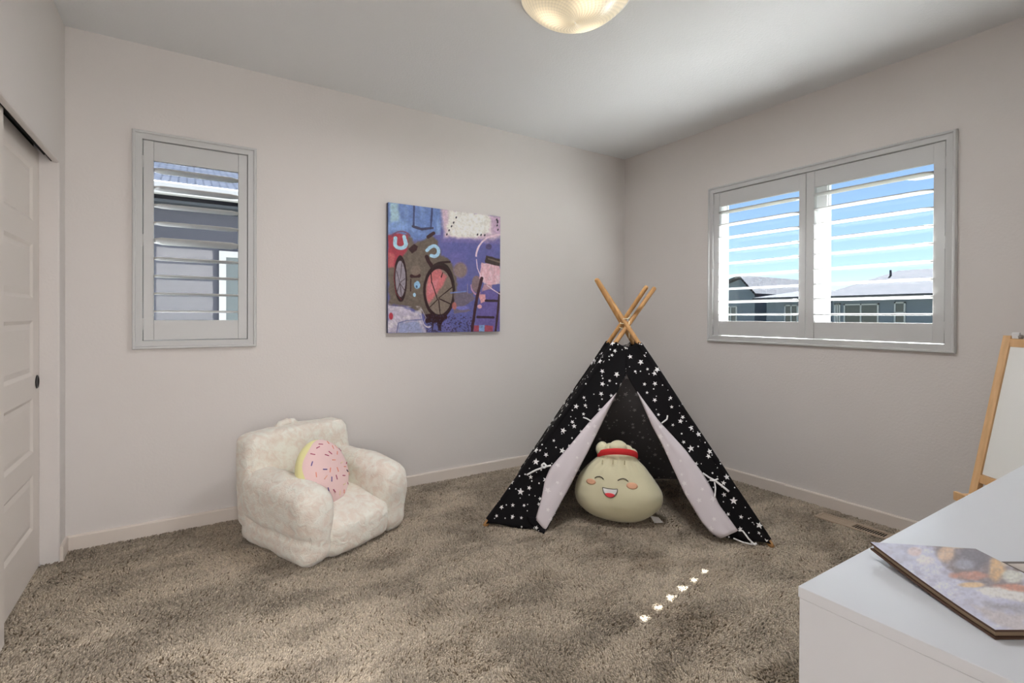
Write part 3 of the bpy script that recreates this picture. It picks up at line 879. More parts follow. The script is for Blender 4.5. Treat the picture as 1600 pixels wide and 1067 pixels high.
def cloth(name, P, out, mats, parent, th=.0016):
    """P: (nv, nu, 3) grid; out: rough outward direction; mats = (outer, inner)"""
    nv, nu = P.shape[:2]
    du = np.gradient(P, axis=1); dv = np.gradient(P, axis=0)
    n = np.cross(du, dv); n /= (np.linalg.norm(n, axis=-1, keepdims=True)+1e-9)
    sgn = 1.0 if np.mean(n @ np.asarray(out)) > 0 else -1.0
    n = n*sgn
    Vo = (P+n*th/2).reshape(-1, 3); Vi = (P-n*th/2).reshape(-1, 3); k = nu*nv
    fo = grid_faces(nu, nv)
    if sgn < 0: fo = [f[::-1] for f in fo]
    fi = [tuple(i+k for i in f[::-1]) for f in fo]
    rim = []
    b = [i for i in range(nu)]+[j*nu+nu-1 for j in range(1, nv)]+[(nv-1)*nu+i for i in range(nu-2, -1, -1)]+[j*nu for j in range(nv-2, 0, -1)]
    for a, c_ in zip(b, b[1:]+b[:1]):
        rim.append((a, a+k, c_+k, c_) if sgn > 0 else (c_, c_+k, a+k, a))
    me = bpy.data.meshes.new(name)
    me.from_pydata(np.concatenate([Vo, Vi]).tolist(), [], fo+fi+rim)
    me.polygons.foreach_set('material_index', [0]*len(fo)+[1]*len(fi)+[0]*len(rim))
    me.polygons.foreach_set('use_smooth', [True]*(2*len(fo))+[False]*len(rim))
    # uv in metres, unrolled along the grid's own axes
    e1 = P[0, -1]-P[0, 0]; e1 = e1/np.linalg.norm(e1)
    mid = P[-1].mean(0)-P[0].mean(0); e2 = mid-e1*np.dot(mid, e1); e2 /= np.linalg.norm(e2)
    D = P.reshape(-1, 3)-P[0, 0]
    uv = np.stack([D@e1, D@e2], -1); uv = np.concatenate([uv, uv])+np.array([len(name)*.37, sum(map(ord, name))*.11])
    ul = me.uv_layers.new(name='uv')
    li = np.zeros(len(me.loops), np.int32); me.loops.foreach_get('vertex_index', li)
    ul.data.foreach_set('uv', uv[li].astype(np.float32).ravel())
    return link(name, me, list(mats), parent)

def resample(pts, n):
    pts = np.asarray(pts, float); d = np.concatenate([[0], np.cumsum(np.linalg.norm(np.diff(pts, axis=0), axis=1))])
    t = np.linspace(0, d[-1], n)
    return np.stack([np.interp(t, d, pts[:, i]) for i in range(pts.shape[1])], -1)

def tent():
    base0 = np.array([-1.10, -1.06, 0.0])
    root = empty('play_tent', base0)
    Lc = lambda p: np.asarray(p, float)-base0
    FL = np.array([-2.025, -.889, .004]); FR = np.array([-.849, -1.952, .004])
    BL = np.array([-1.29, -.16, .004]); BR = np.array([-.19, -1.13, .004])
    X0 = np.array([-1.062, -1.072, 1.185])
    nb = np.array([.671, .742, 0]); ex = np.array([.742, -.671, 0])
    offs = {'FL': -nb*.022+ex*.012, 'FR': -nb*.022-ex*.012+np.array([0, 0, .03]), 'BL': nb*.02-ex*.034, 'BR': nb*.02-ex*.034+np.array([0, 0, .03])}
    bases = dict(FL=FL, FR=FR, BL=BL, BR=BR)
    ext = {'FL': 1.215, 'FR': 1.235, 'BL': 1.215, 'BR': 1.225}
    def along(k, z):
        a, b = bases[k], X0+offs[k]
        t = (z-a[2])/(b[2]-a[2]); return a+(b-a)*t
    ZT = 1.075
    for k in ('FL', 'FR', 'BL', 'BR'):
        a, b = bases[k], X0+offs[k]
        p1 = a+(b-a)*ext[k]; d = (b-a)/np.linalg.norm(b-a)
        pts = [Lc(a-d*.0), Lc(a+d*.02), Lc(a+(b-a)*.5), Lc(p1-d*.012), Lc(p1-d*.004), Lc(p1)]
        MB().tube(pts, [.0135, .0145, .0145, .0145, .013, .009], 14).build('pole', M['pole'], root)
        # the sleeve the pole runs through
        K = 26; zs = np.linspace(.035, ZT-.01, K); rs = []; pts = []
        for i, z in enumerate(zs):
            pts.append(Lc(along(k, z)))
            rs.append(.0205+.0035*mnoise.noise(Vector((z*9, hash(k[0]) % 7, ord(k[1])*.3))))
        sl = MB().tube(pts, rs, 12, cap=False)
        me = sl.mesh('pole_sleeve')
        ul = me.uv_layers.new(name='uv')
        li = np.zeros(len(me.loops), np.int32); me.loops.foreach_get('vertex_index', li)
        vi = np.arange(len(me.vertices)); uv = np.stack([(vi % 12)/12*.13+ord(k[0])*.7+ord(k[1])*.31, (vi//12)*(1.07/K*1.3)], -1)
        ul.data.foreach_set('uv', uv[li].astype(np.float32).ravel())
        link('pole_sleeve', me, M['tent_out'], root)
    # front plane
    pn = np.cross(FR-FL, along('FL', ZT)-FL); pn /= np.linalg.norm(pn)
    if np.dot(pn, CAM-FL) < 0: pn = -pn
    def fp(px, py, off=0.0):
        p = on_plane(px, py, FL+pn*off, pn)
        if p[2] < .010: p = on_axis(px, py, 2, .010)
        return p
    foldL = [fp(853, 831), fp(921.5, 700), fp(948, 646), fp(963, 616), fp(978, 584)]
    foldR = [fp(1116, 838), fp(1107, 826), fp(1070, 772), fp(1037, 700), fp(1006, 638), fp(995.5, 614), fp(978, 584)]
    topc = (along('FL', ZT)+along('FR', ZT))/2; topc[2] -= .035
    outN = pn
    def front_panel(name, pole, fold):
        fold = np.array(fold+[topc]); o = np.argsort(fold[:, 2]); fold = fold[o]
        nv, nu = 60, 22
        P = np.zeros((nv, nu, 3))
        for j in range(nv):
            v = j/(nv-1)
            zl = .018+(ZT-.018)*v
            zr = .014+(topc[2]-.014)*v
            a = along(pole, zl)+pn*.016
            b = np.array([np.interp(zr, fold[:, 2], fold[:, i]) for i in range(3)])
            for i in range(nu):
                u = i/(nu-1)
                p = a+(b-a)*u
                wave = .012*math.sin(PI*u)*(.4+.6*(1-v))
                p = p-pn*wave*(1+.5*math.sin(7*v+3*u))+pn*.006*mnoise.noise(Vector((u*3, v*9, ord(pole[1]))))*math.sin(PI*u)
                if j == 0: p[2] += .006*math.sin(u*9)
                P[j, i] = Lc(p)
        cloth(name, P, outN, (M['tent_out'], M['tent_in']), root)
    front_panel('front_panel', 'FL', foldL)
    front_panel('front_panel', 'FR', foldR)
    # sides and back
    def quad_panel(name, k0, k1, out, wav=.02, mats=None):
        nv, nu = 40, 30; P = np.zeros((nv, nu, 3)); out = np.asarray(out, float); out /= np.linalg.norm(out)
        for j in range(nv):
            v = j/(nv-1); z = .016+(ZT-.016)*v
            a, b = along(k0, z)+out*.014, along(k1, z)+out*.014
            for i in range(nu):
                u = i/(nu-1); p = a+(b-a)*u
                p = p-out*(wav*math.sin(PI*u)*(1-.4*v))+out*.010*mnoise.noise(Vector((u*4, v*6, ord(k0[1])+ord(k1[0]))))*math.sin(PI*u)
                if v > .9: p[2] -= .03*math.sin(PI*u)*(v-.9)*10
                P[j, i] = Lc(p)
        return cloth(name, P, out, mats or (M['tent_out'], M['tent_in']), root)
    quad_panel('side_panel', 'FL', 'BL', -ex*1.0+np.array([0, 0, .5]))
    quad_panel('side_panel', 'FR', 'BR', ex*1.0+np.array([0, 0, .5]))
    quad_panel('back_panel', 'BL', 'BR', nb+np.array([0, 0, .5]))
    # door flaps folded back, lining outwards
    def flap(inner, outer, seed):
        nv, nu = 46, 14
        a = resample([fp(*q, .012) for q in inner], nv); b = resample([fp(*q, .014) for q in outer], nv)
        P = np.zeros((nv, nu, 3))
        for j in range(nv):
            for i in range(nu):
                u = i/(nu-1); p = a[j]+(b[j]-a[j])*u; v = j/(nv-1)
                p = p+pn*(.016*math.sin(PI*u)**.7+.004)+pn*.010*mnoise.noise(Vector((u*2.5+seed, v*7, seed)))*math.sin(PI*u)
                p[2] = max(p[2], .008)
                P[j, i] = Lc(p)
        cloth('door_flap', P, pn, (M['tent_lining'], M['tent_out']), root)
    flap([(963, 616), (948, 646), (921.5, 700), (885, 770), (853, 830)], [(963, 614), (921, 659), (888, 699), (859.6, 731), (851, 752), (847, 775), (837, 811)], 1.0)
    flap([(995.5, 614), (1018, 664), (1037, 700), (1070, 772), (1096, 815), (1112, 834), (1126, 841)], [(995.5, 612), (1028.7, 657), (1070, 702), (1098, 740), (1111, 762), (1123.5, 789), (1153, 829)], 4.0)
    # turned-up hem corner below the left flap
    up = resample([fp(822, 806, .02), fp(836, 808, .025), fp(853, 827, .03)], 8); lo = resample([fp(826, 813, .02), fp(838, 829, .02), fp(850, 834, .03)], 8)
    P = np.stack([lo+(up-lo)*t for t in np.linspace(0, 1, 5)])
    P[:, :, 2] = np.maximum(P[:, :, 2], .010)
    cloth('hem_corner', P-base0, pn, (M['tent_out'], M['tent_out']), root)
    # tie cords
    def tie(pxs, r=.0042, off=.03):
        pts = [fp(*q, off) for q in pxs]
        pts = resample(pts, 14)
        MB().tube([Lc(p) for p in pts], r, 8).build('tie_cord', M['cord'], root)
    tie([(911, 652), (917, 654), (924, 658)])
    tie([(823, 742), (836, 735), (849, 730), (861, 727)], .0055)
    tie([(846, 727), (850, 731), (854, 728), (850, 724), (846, 727)], .006, .036)
    tie([(1034, 661), (1042, 655), (1043, 649)])
    tie([(1098, 739), (1108, 746), (1116, 750)], .005)
    tie([(1116, 750), (1128, 759), (1139, 768)], .006, .034)
    tie([(1109, 750), (1116, 751), (1122, 748)], .005, .036)
    tie([(1116, 751), (1118, 762), (1117, 777)], .004, .03)
    tie([(1154, 829), (1160, 829), (1170, 842), (1177, 849)], .0045, .02)
    tie([(1146, 841), (1160, 847), (1176, 851)], .004, .02)
    tie([(1174, 847), (1179, 851), (1182, 849)], .006, .02)
    # cord wound round the crossing poles
    cm = MB(); pts = []
    for i in range(60):
        t = i/59*2*PI*3.2
        rad = .034+.006*math.sin(i*.9)
        pts.append(Lc(X0+ex*rad*math.cos(t)+nb*rad*math.sin(t)+np.array([0, 0, -.03+.10*i/59+.012*math.sin(t*1.0)])))
    cm.tube(pts, .0028, 6)
    cm.tube([Lc(X0+ex*.02-nb*.035+np.array([0, 0, z])) for z in (.03, 0, -.03, -.06, -.085)], .0028, 6)
    cm.build('lashing_cord', mat_plain('lashing', A(205, 190, 165), .8), root)
    tag(root, 'black star print play tent on crossed wooden poles with tied back white flaps', 'tent')
tent()

# ------------------------------------------------------------------ steamed bun plush
def bun():
    dirv = np.array([2.12, 2.14]); dirv /= np.linalg.norm(dirv)
    rz = math.atan2(-dirv[0], dirv[1])
    ctr = np.array([-1.372, -1.321])+dirv*.10
    root = empty('bun_plush', (ctr[0], ctr[1], .006), rz)
    KX = 1674.0
    prof = [(957, 655, 60), (950, 655, 105), (935, 630, 190), (910, 618, 252), (880, 611, 312), (845, 608, 352), (800, 608, 402), (760, 606, 428), (720, 606, 436), (680, 604, 442), (640, 602, 434), (600, 592, 420), (550, 584, 390), (500, 577, 360), (460, 582, 325), (420, 585, 295), (380, 588, 252), (350, 590, 215), (325, 592, 188), (300, 594, 186), (270, 596, 188), (245, 596, 182), (225, 596, 150), (212, 596, 90), (206, 596, 30)]
    ys = np.array([p[0] for p in prof], float); zz = (957-ys)/KX*1.01
    cxs = (np.array([p[1] for p in prof])-600)/KX; aa = np.array([p[2] for p in prof])/KX
    zf = np.linspace(zz[0], zz[-1], 64)
    cf = np.interp(zf, zz, cxs); af = np.interp(zf, zz, aa)
    for _ in range(4):
        af[1:-1] = (af[:-2]+2*af[1:-1]+af[2:])/4; cf[1:-1] = (cf[:-2]+2*cf[1:-1]+cf[2:])/4
    BZ = np.linspace(0, .46, 93)
    BD = np.interp(BZ, [0, .005, .02, .04, .06, .09, .13, .18, .22, .26, .30, .33, .36, .39, .42, .445, .46], [.02, .045, .078, .104, .121, .138, .147, .146, .140, .129, .113, .099, .086, .077, .070, .05, .015])
    for _ in range(10):
        BD[1:-1] = (BD[:-2]+2*BD[1:-1]+BD[2:])/4
    def bdep(z):
        return np.interp(z, BZ, BD)
    n = 72; V = []
    for z, c_, a in zip(zf, cf, af):
        b = float(bdep(z))
        for i in range(n):
            t = 2*PI*i/n
            x, y = math.cos(t), math.sin(t)
            px, py = c_+a*x, b*math.copysign(abs(y)**.9, y)
            nz = mnoise.noise(Vector((px*7, py*7, z*7)))*.006
            if .30 < z < .40 and y < 0:     # gathers under the ribbon
                nz += .004*math.sin(t*15)*(1-abs(z-.35)/.05)
            # side-seam tucks
            V.append((px+nz*x, py+nz*y*1.2, z))
    mcol = mat_plain('plush_cream', A(184, 180, 153), .9, bump=.0008, bscale=420, sheen=.3, var=.03, vscale=9)
    mb = MB(); mb.add(V, grid_faces(n, len(zf), True), 0, True)
    body = mb.build('body', mcol, root)
    def fy(x, z):
        c_ = np.interp(z, zf, cf); a = np.interp(z, zf, af); u = min(.98, abs((x-c_)/a))
        sy = math.sqrt(1-u*u); py = -float(bdep(z))*sy**.9
        nz = mnoise.noise(Vector((x*7, py*7, z*7)))*.006
        return py-nz*sy*1.2-.0012-(.004 if z > .30 else 0)
    def P(cx, cy, off=0):
        x, z = (cx-600)/KX, (957-cy)/KX*1.01
        return (x, fy(x, z)-off, z)
    # ruffle above the ribbon
    rf = MB()
    for (cx, cy, rx, ry, dep, yo) in ((443, 238, 66, 74, .050, 0), (600, 205, 90, 66, .055, -.012), (520, 240, 60, 60, .05, .01), (742, 272, 50, 52, .045, 0), (680, 235, 60, 45, .05, .012)):
        vs = []; k = 18; nn = 28
        for j in range(k):
            ph = PI*j/(k-1)
            for i in range(nn):
                t = 2*PI*i/nn
                ww = 1+.05*math.sin(3*t+cx)
                vs.append(((cx-600)/KX+rx/KX*math.sin(ph)*math.cos(t)*ww, yo+dep*math.sin(ph)*math.sin(t), (957-cy)/KX+ry/KX*math.cos(ph)))
        rf.add(vs, [f[::-1] for f in grid_faces(nn, k, True)], 0, True)
    rf.build('ruffle', mcol, root)
    # red ribbon band round the neck
    vs = []; nn = 64
    def rz_(t):
        x = math.cos(t); fr = max(0, -math.sin(t))
        return (957-300+8*x)/KX+.050*fr**1.0
    for i in range(nn):
        t = 2*PI*i/nn
        for (dz, gr) in ((-.0185, 1.01), (-.012, 1.045), (.0, 1.06), (.012, 1.045), (.0185, 1.01)):
            z = rz_(t)+dz; a = .1135*gr+.002; b = .0775*gr+.010
            vs.append((-.004+a*math.cos(t), b*math.sin(t), z))
    fs = []
    for i in range(nn):
        for j in range(4):
            a, b = i*5+j, ((i+1) % nn)*5+j
            fs.append((a, b, b+1, a+1))
    MB().add(vs, fs, 0, True).build('ribbon', mat_plain('ribbon_red', A(186, 44, 48), .6), root)
    # face
    dk = mat_plain('embroidery_dark', A(62, 58, 50), .8); pk = mat_plain('embroidery_peach', A(186, 144, 118), .85)
    wh = mat_plain('embroidery_white', A(218, 208, 196), .85); rd = mat_plain('embroidery_red', A(196, 62, 70), .8)
    def stroke(name, pts, r, mat):
        q = resample(pts, 16)
        MB().tube([P(a, b, .001) for a, b in q], r, 8).build(name, mat, root)
    stroke('eye', [(375, 493), (395, 478), (420, 471), (445, 477), (461, 490)], .0028, dk)
    stroke('eye', [(597, 490), (620, 477), (648, 471), (676, 478), (698, 496)], .0028, dk)
    def patch(name, outline, off, mat):
        cx = sum(a for a, b in outline)/len(outline); cy = sum(b for a, b in outline)/len(outline)
        vs = [P(cx, cy, off+.0012)]; fs = []; k = len(outline)
        for s_ in (.35, .7, 1.0):
            for (a, b) in outline:
                vs.append(P(cx+(a-cx)*s_, cy+(b-cy)*s_, off if s_ == 1 else off+.001))
        for i in range(k): fs.append((0, 1+(i+1) % k, 1+i))
        for ri in range(2):
            for i in range(k):
                a, b = 1+ri*k+i, 1+ri*k+(i+1) % k
                fs.append((a, b, b+k, a+k))
        for i in range(k):
            vs.append((vs[1+2*k+i][0], vs[1+2*k+i][1]+.006, vs[1+2*k+i][2]))
        for i in range(k):
            a, b = 1+2*k+i, 1+2*k+(i+1) % k
            fs.append((a, b, b+k, a+k))
        MB().add(vs, fs, 0, True).build(name, mat, root)
    ell = lambda cx, cy, rx, ry, rot=0: [(cx+rx*math.cos(t)*math.cos(rot)-ry*math.sin(t)*math.sin(rot), cy+rx*math.cos(t)*math.sin(rot)+ry*math.sin(t)*math.cos(rot)) for t in np.linspace(0, 2*PI, 29)[:-1]]
    patch('cheek', ell(338, 531, 48, 25, -.08), .0004, pk)
    patch('cheek', ell(735, 534, 55, 28, .1), .0004, pk)
    arc = [(525+72*math.cos(t), 566+82*math.sin(t)) for t in np.linspace(0, PI, 20)]
    patch('mouth', arc+[(x, 563+4*math.sin((x-453)/144*PI)) for x in np.linspace(462, 588, 9)], .0004, wh)
    tg = [(523+48*math.cos(t), 622+24*math.sin(t)) for t in np.linspace(0, PI, 14)]+[(523+48*math.cos(t), 622-16*math.sin(t)) for t in np.linspace(PI, 0, 10)[1:-1]]
    patch('tongue', tg, .0022, rd)
    stroke('mouth_line', [(453, 563), (500, 568), (550, 568), (597, 564)], .0018, dk)
    q = [(525+72*math.cos(t), 566+82*math.sin(t)) for t in np.linspace(0, PI, 16)]
    stroke('mouth_line', q, .0018, dk)
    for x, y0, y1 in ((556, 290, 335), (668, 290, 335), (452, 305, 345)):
        stroke('pleat', [(x-3, y0+22), (x-6, y1+16)], .003, mat_plain('pleat_tone', A(150, 142, 112), .9))  # darker pleat marks, raised strokes in one even tone
    # care tag at the side seam
    T_ = MB(); p0 = Vector(P(935, 880)); 
    T_.add([(.19, .0, .045), (.236, -.03, .052), (.262, -.035, .024), (.214, -.008, .006), (.19, .002, .045), (.236, -.028, .052), (.262, -.033, .024), (.214, -.006, .006)],
           [(0, 1, 2, 3), (7, 6, 5, 4), (0, 4, 5, 1), (1, 5, 6, 2), (2, 6, 7, 3), (3, 7, 4, 0)])
    T_.build('care_tag', mat_plain('tag_satin', A(232, 230, 234), .5, var=.08, vscale=60), root)
    tag(root, 'cream steamed bun plush with laughing face and red ribbon sitting in the tent', 'plush toy')
bun()

# ------------------------------------------------------------------ plush armchair
def armchair():
    th = math.radians(23.3)
    root = empty('plush_armchair', (-3.028, -.925, .004), th)
    root.scale = (1.05, 1.05, 1.03)
    # fur: cream with darker brushed streaks
    mt, t, b = new_mat('faux_fur')
    tc = N(t, 'ShaderNodeTexCoord')
    n1 = N(t, 'ShaderNodeTexNoise'); n1.inputs['Scale'].default_value = 24; n1.inputs['Detail'].default_value = 6; n1.inputs['Distortion'].default_value = .8
    n2 = N(t, 'ShaderNodeTexNoise'); n2.inputs['Scale'].default_value = 170; n2.inputs['Detail'].default_value = 4
    for n_ in (n1, n2): L(t, tc.outputs['Object'], n_.inputs['Vector'])
    mx = N(t, 'ShaderNodeMix', data_type='RGBA'); mx.inputs[6].default_value = A(190, 180, 169); mx.inputs[7].default_value = A(204, 195, 186)
    cr = N(t, 'ShaderNodeMapRange'); cr.inputs[1].default_value = .36; cr.inputs[2].default_value = .62
    L(t, n1.outputs['Fac'], cr.inputs[0]); L(t, cr.outputs[0], mx.inputs[0]); L(t, mx.outputs[2], b.inputs['Base Color'])
    b1 = N(t, 'ShaderNodeBump'); b1.inputs['Distance'].default_value = .008; L(t, n1.outputs['Fac'], b1.inputs['Height'])
    b2 = N(t, 'ShaderNodeBump'); b2.inputs['Distance'].default_value = .0022; L(t, n2.outputs['Fac'], b2.inputs['Height']); L(t, b1.outputs[0], b2.inputs['Normal'])
    L(t, b2.outputs[0], b.inputs['Normal'])
    b.inputs['Roughness'].default_value = .95; b.inputs['Specular IOR Level'].default_value = .1
    b.inputs['Sheen Weight'].default_value = .35; b.inputs['Sheen Roughness'].default_value = .6
    kw = dict(wob=.010, wscale=7, fine=.0028)
    def part(name, c, h, r, seed, n=30, **k):
        v, f = soft_box(c, h, r, n=n, seed=seed, **{**kw, **k})
        return MB().add(v, f, 0, True).build(name, mt, root)
    # base under the arms and back
    part('base', (.325, .330, .074), (.300, .292, .076), .045, 1.0, bulge=.004)
    # seat and front panel in one, front edge rolled
    def seat_shape(v, k):
        z, y = v.z, v.y
        if v.z > 0: z = v.z - .040*max(0, (-v.y-.02)/.26)**2*(v.z/.12)
        if v.y < -.2: y = y-.012*math.sin(PI*max(0, min(1, (v.z+.12)/.24)))
        return (v.x, y, z)
    part('seat', (.325, .290, .122), (.190, .292, .120), .055, 2.0, bulge=.010, shape=seat_shape, n=34)
    # arms: fat rounded bolsters down to the floor, with the seam where the side panel starts
    def arm_shape(sgn):
        def f(v, k):
            fr = max(0, (-v.y)/.27); zz = v.z+.195
            z = v.z-(.030*fr**2*(v.z/.195) if v.z > 0 else 0)
            fat = .016*math.sin(PI*max(0, min(1, (zz-.14)/.25))) if zz > .14 else 0
            x = v.x+(sgn*fat if v.x*sgn > 0 else -sgn*fat*.5)
            gr = math.exp(-((zz-.135)/.014)**2)*.016
            if v.x*sgn > .05: x -= sgn*gr
            y = v.y
            if v.y < -.22: y -= .014*math.sin(PI*max(0, min(1, (zz-.10)/.28)))
            return (x, y, z)
        return f
    part('arm', (.083, .283, .197), (.084, .285, .195), .070, 3.0, bulge=.006, shape=arm_shape(-1), n=36)
    part('arm', (.565, .283, .202), (.082, .285, .200), .070, 4.0, bulge=.006, shape=arm_shape(1), n=36)
    # backrest, leaning back a little
    def back_shape(v, k):
        zz = (v.z+.24)/.48
        return (v.x*(1-.03*zz), v.y+.045*zz, v.z+.012*math.cos(v.x*4))
    part('backrest', (.322, .530, .315), (.318, .080, .240), .046, 7.0, bulge=.010, shape=back_shape)
    # carry loop on the top of the back
    pts = []
    for i in range(15):
        u = i/14; a = PI*u
        pts.append((.225+.075*(1-math.cos(a))*.5*1.6, .600, .556+.034*math.sin(a)))
    MB().tube(pts, [.017+.003*math.sin(i*2.1) for i in range(15)], 12).build('carry_loop', mt, root)
    # seams
    sm = mat_plain('seam_shadow', A(150, 138, 124), .95)
    tag(root, 'cream faux fur child armchair with rounded arms against the painting wall', 'armchair')
    return root
armchair()

# ------------------------------------------------------------------ doughnut cushion
def cushion():
    c = np.array([-2.878, -.600, .380])
    nrm = Vector((.64, -.68, .34)).normalized()
    root = empty('doughnut_cushion', c)
    root.rotation_mode = 'QUATERNION'
    root.rotation_quaternion = nrm.to_track_quat('Z', 'Y')
    R0, hz = .186, .090
    def surf(r):
        u = min(1, r/R0); return hz*(1-u**2.6)**.62
    def disc(rmax, off, both, name, mat, wav=0.0):
        n, k = 72, 20; vs = []
        seq = [(j/(k-1), 1) for j in range(k)]
        if both: seq += [(j/(k-1), -1) for j in range(k-2, -1, -1)]
        for (u, sg) in seq:
            for i in range(n):
                t = 2*PI*i/n
                rr = rmax*math.sin(PI/2*u)*(1+wav*math.sin(5*t+.6)*u)
                z = surf(rr)*sg+off*sg
                e = .002*mnoise.noise(Vector((rr*math.cos(t)*14, rr*math.sin(t)*14, sg)))
                vs.append((rr*math.cos(t), rr*math.sin(t), z+e))
        return MB().add(vs, grid_faces(n, len(seq), True), 0, True).build(name, mat, root)
    disc(R0, 0.0, True, 'dough', mat_plain('plush_dough', A(214, 192, 140), .9, bump=.0006, bscale=380, sheen=.3))
    ic = disc(R0*.955, .0045, False, 'icing', mat_plain('plush_icing', A(216, 170, 168), .9, bump=.0006, bscale=380, sheen=.3), .02)
    cols = [(60, 44, 56), (72, 62, 120), (196, 128, 108), (150, 66, 92), (206, 150, 130), (210, 180, 150)]
    mats = [mat_plain('sprinkle_thread', A(*q), .8) for q in cols]
    rnd = random.Random(5); placed = []
    meshes = {}
    for mi, mm in enumerate(mats):
        s_ = MB(); s_.tube([(-.013, 0, 0), (-.0115, 0, 0), (.0115, 0, 0), (.013, 0, 0)], [.0012, .0026, .0026, .0012], 8)
        meshes[mi] = s_.mesh('sprinkle'); meshes[mi].materials.append(mm)
    tries = 0
    while len(placed) < 34 and tries < 4000:
        tries += 1
        r = R0*.86*math.sqrt(rnd.random()); t = rnd.random()*2*PI
        p = (r*math.cos(t), r*math.sin(t))
        if any((p[0]-q[0])**2+(p[1]-q[1])**2 < .031**2 for q in placed): continue
        placed.append(p)
        o = link('sprinkle', meshes[rnd.choice([0, 0, 1, 2, 2, 3, 3, 4, 5])], None, ic)
        dr = (surf(r+.002)-surf(max(0, r-.002)))/.004
        nz = Vector((-dr*math.cos(t), -dr*math.sin(t), 1)).normalized()
        o.rotation_mode = 'QUATERNION'
        from mathutils import Quaternion
        o.rotation_quaternion = nz.to_track_quat('Z', 'X') @ Quaternion((0, 0, 1), rnd.random()*PI)
        o.location = (p[0], p[1], surf(r)+.0052)
    tag(root, 'round doughnut cushion with pink icing and sprinkles propped on the fur armchair', 'cushion')
cushion()

# ------------------------------------------------------------------ dresser
DX0, DX1, DY0, DY1, DZ = -2.609, -1.18, -3.49, -3.003, .78
def dresser():
    root = empty('dresser', ((DX0+DX1)/2, (DY0+DY1)/2, 0))
    cx, cy = (DX0+DX1)/2, (DY0+DY1)/2
    hx, hy = (DX1-DX0)/2, (DY1-DY0)/2
    MB().bbox(-hx, hx, -hy, hy, DZ-.019, DZ, .0012).build('top_panel', M['dresser'], root)
    MB().bbox(-hx+.0015, -hx+.020, -hy+.002, hy-.0015, 0.0, DZ-.0197, .0012).build('side_panel', M['dresser'], root)
    MB().bbox(hx-.020, hx-.0015, -hy+.002, hy-.0015, 0.0, DZ-.0197, .0012).build('side_panel', M['dresser'], root)
    MB().box(-hx+.021, hx-.021, -hy+.003, -hy+.012, .02, DZ-.021).build('back_panel', M['dresser'], root)
    MB().box(-hx+.021, hx-.021, hy-.05, hy-.03, 0.01, .07).build('plinth', M['dresser'], root)
    fh = (DZ-.02-.075)/3
    for col in range(2):
        for row in range(3):
            a = -hx+.023+col*(hx-.022); z0 = .075+row*fh
            d = MB().bbox(a, a+hx-.026, hy-.020, hy-.002, z0+.002, z0+fh-.012, .0015)
            d.box(a+.01, a+hx-.036, -hy+.03, hy-.021, z0+.02, z0+fh-.05)
            d.build('drawer', M['dresser'], root)
    tag(root, 'white laminate chest of drawers with plain flat top and side panel', 'dresser')
dresser()

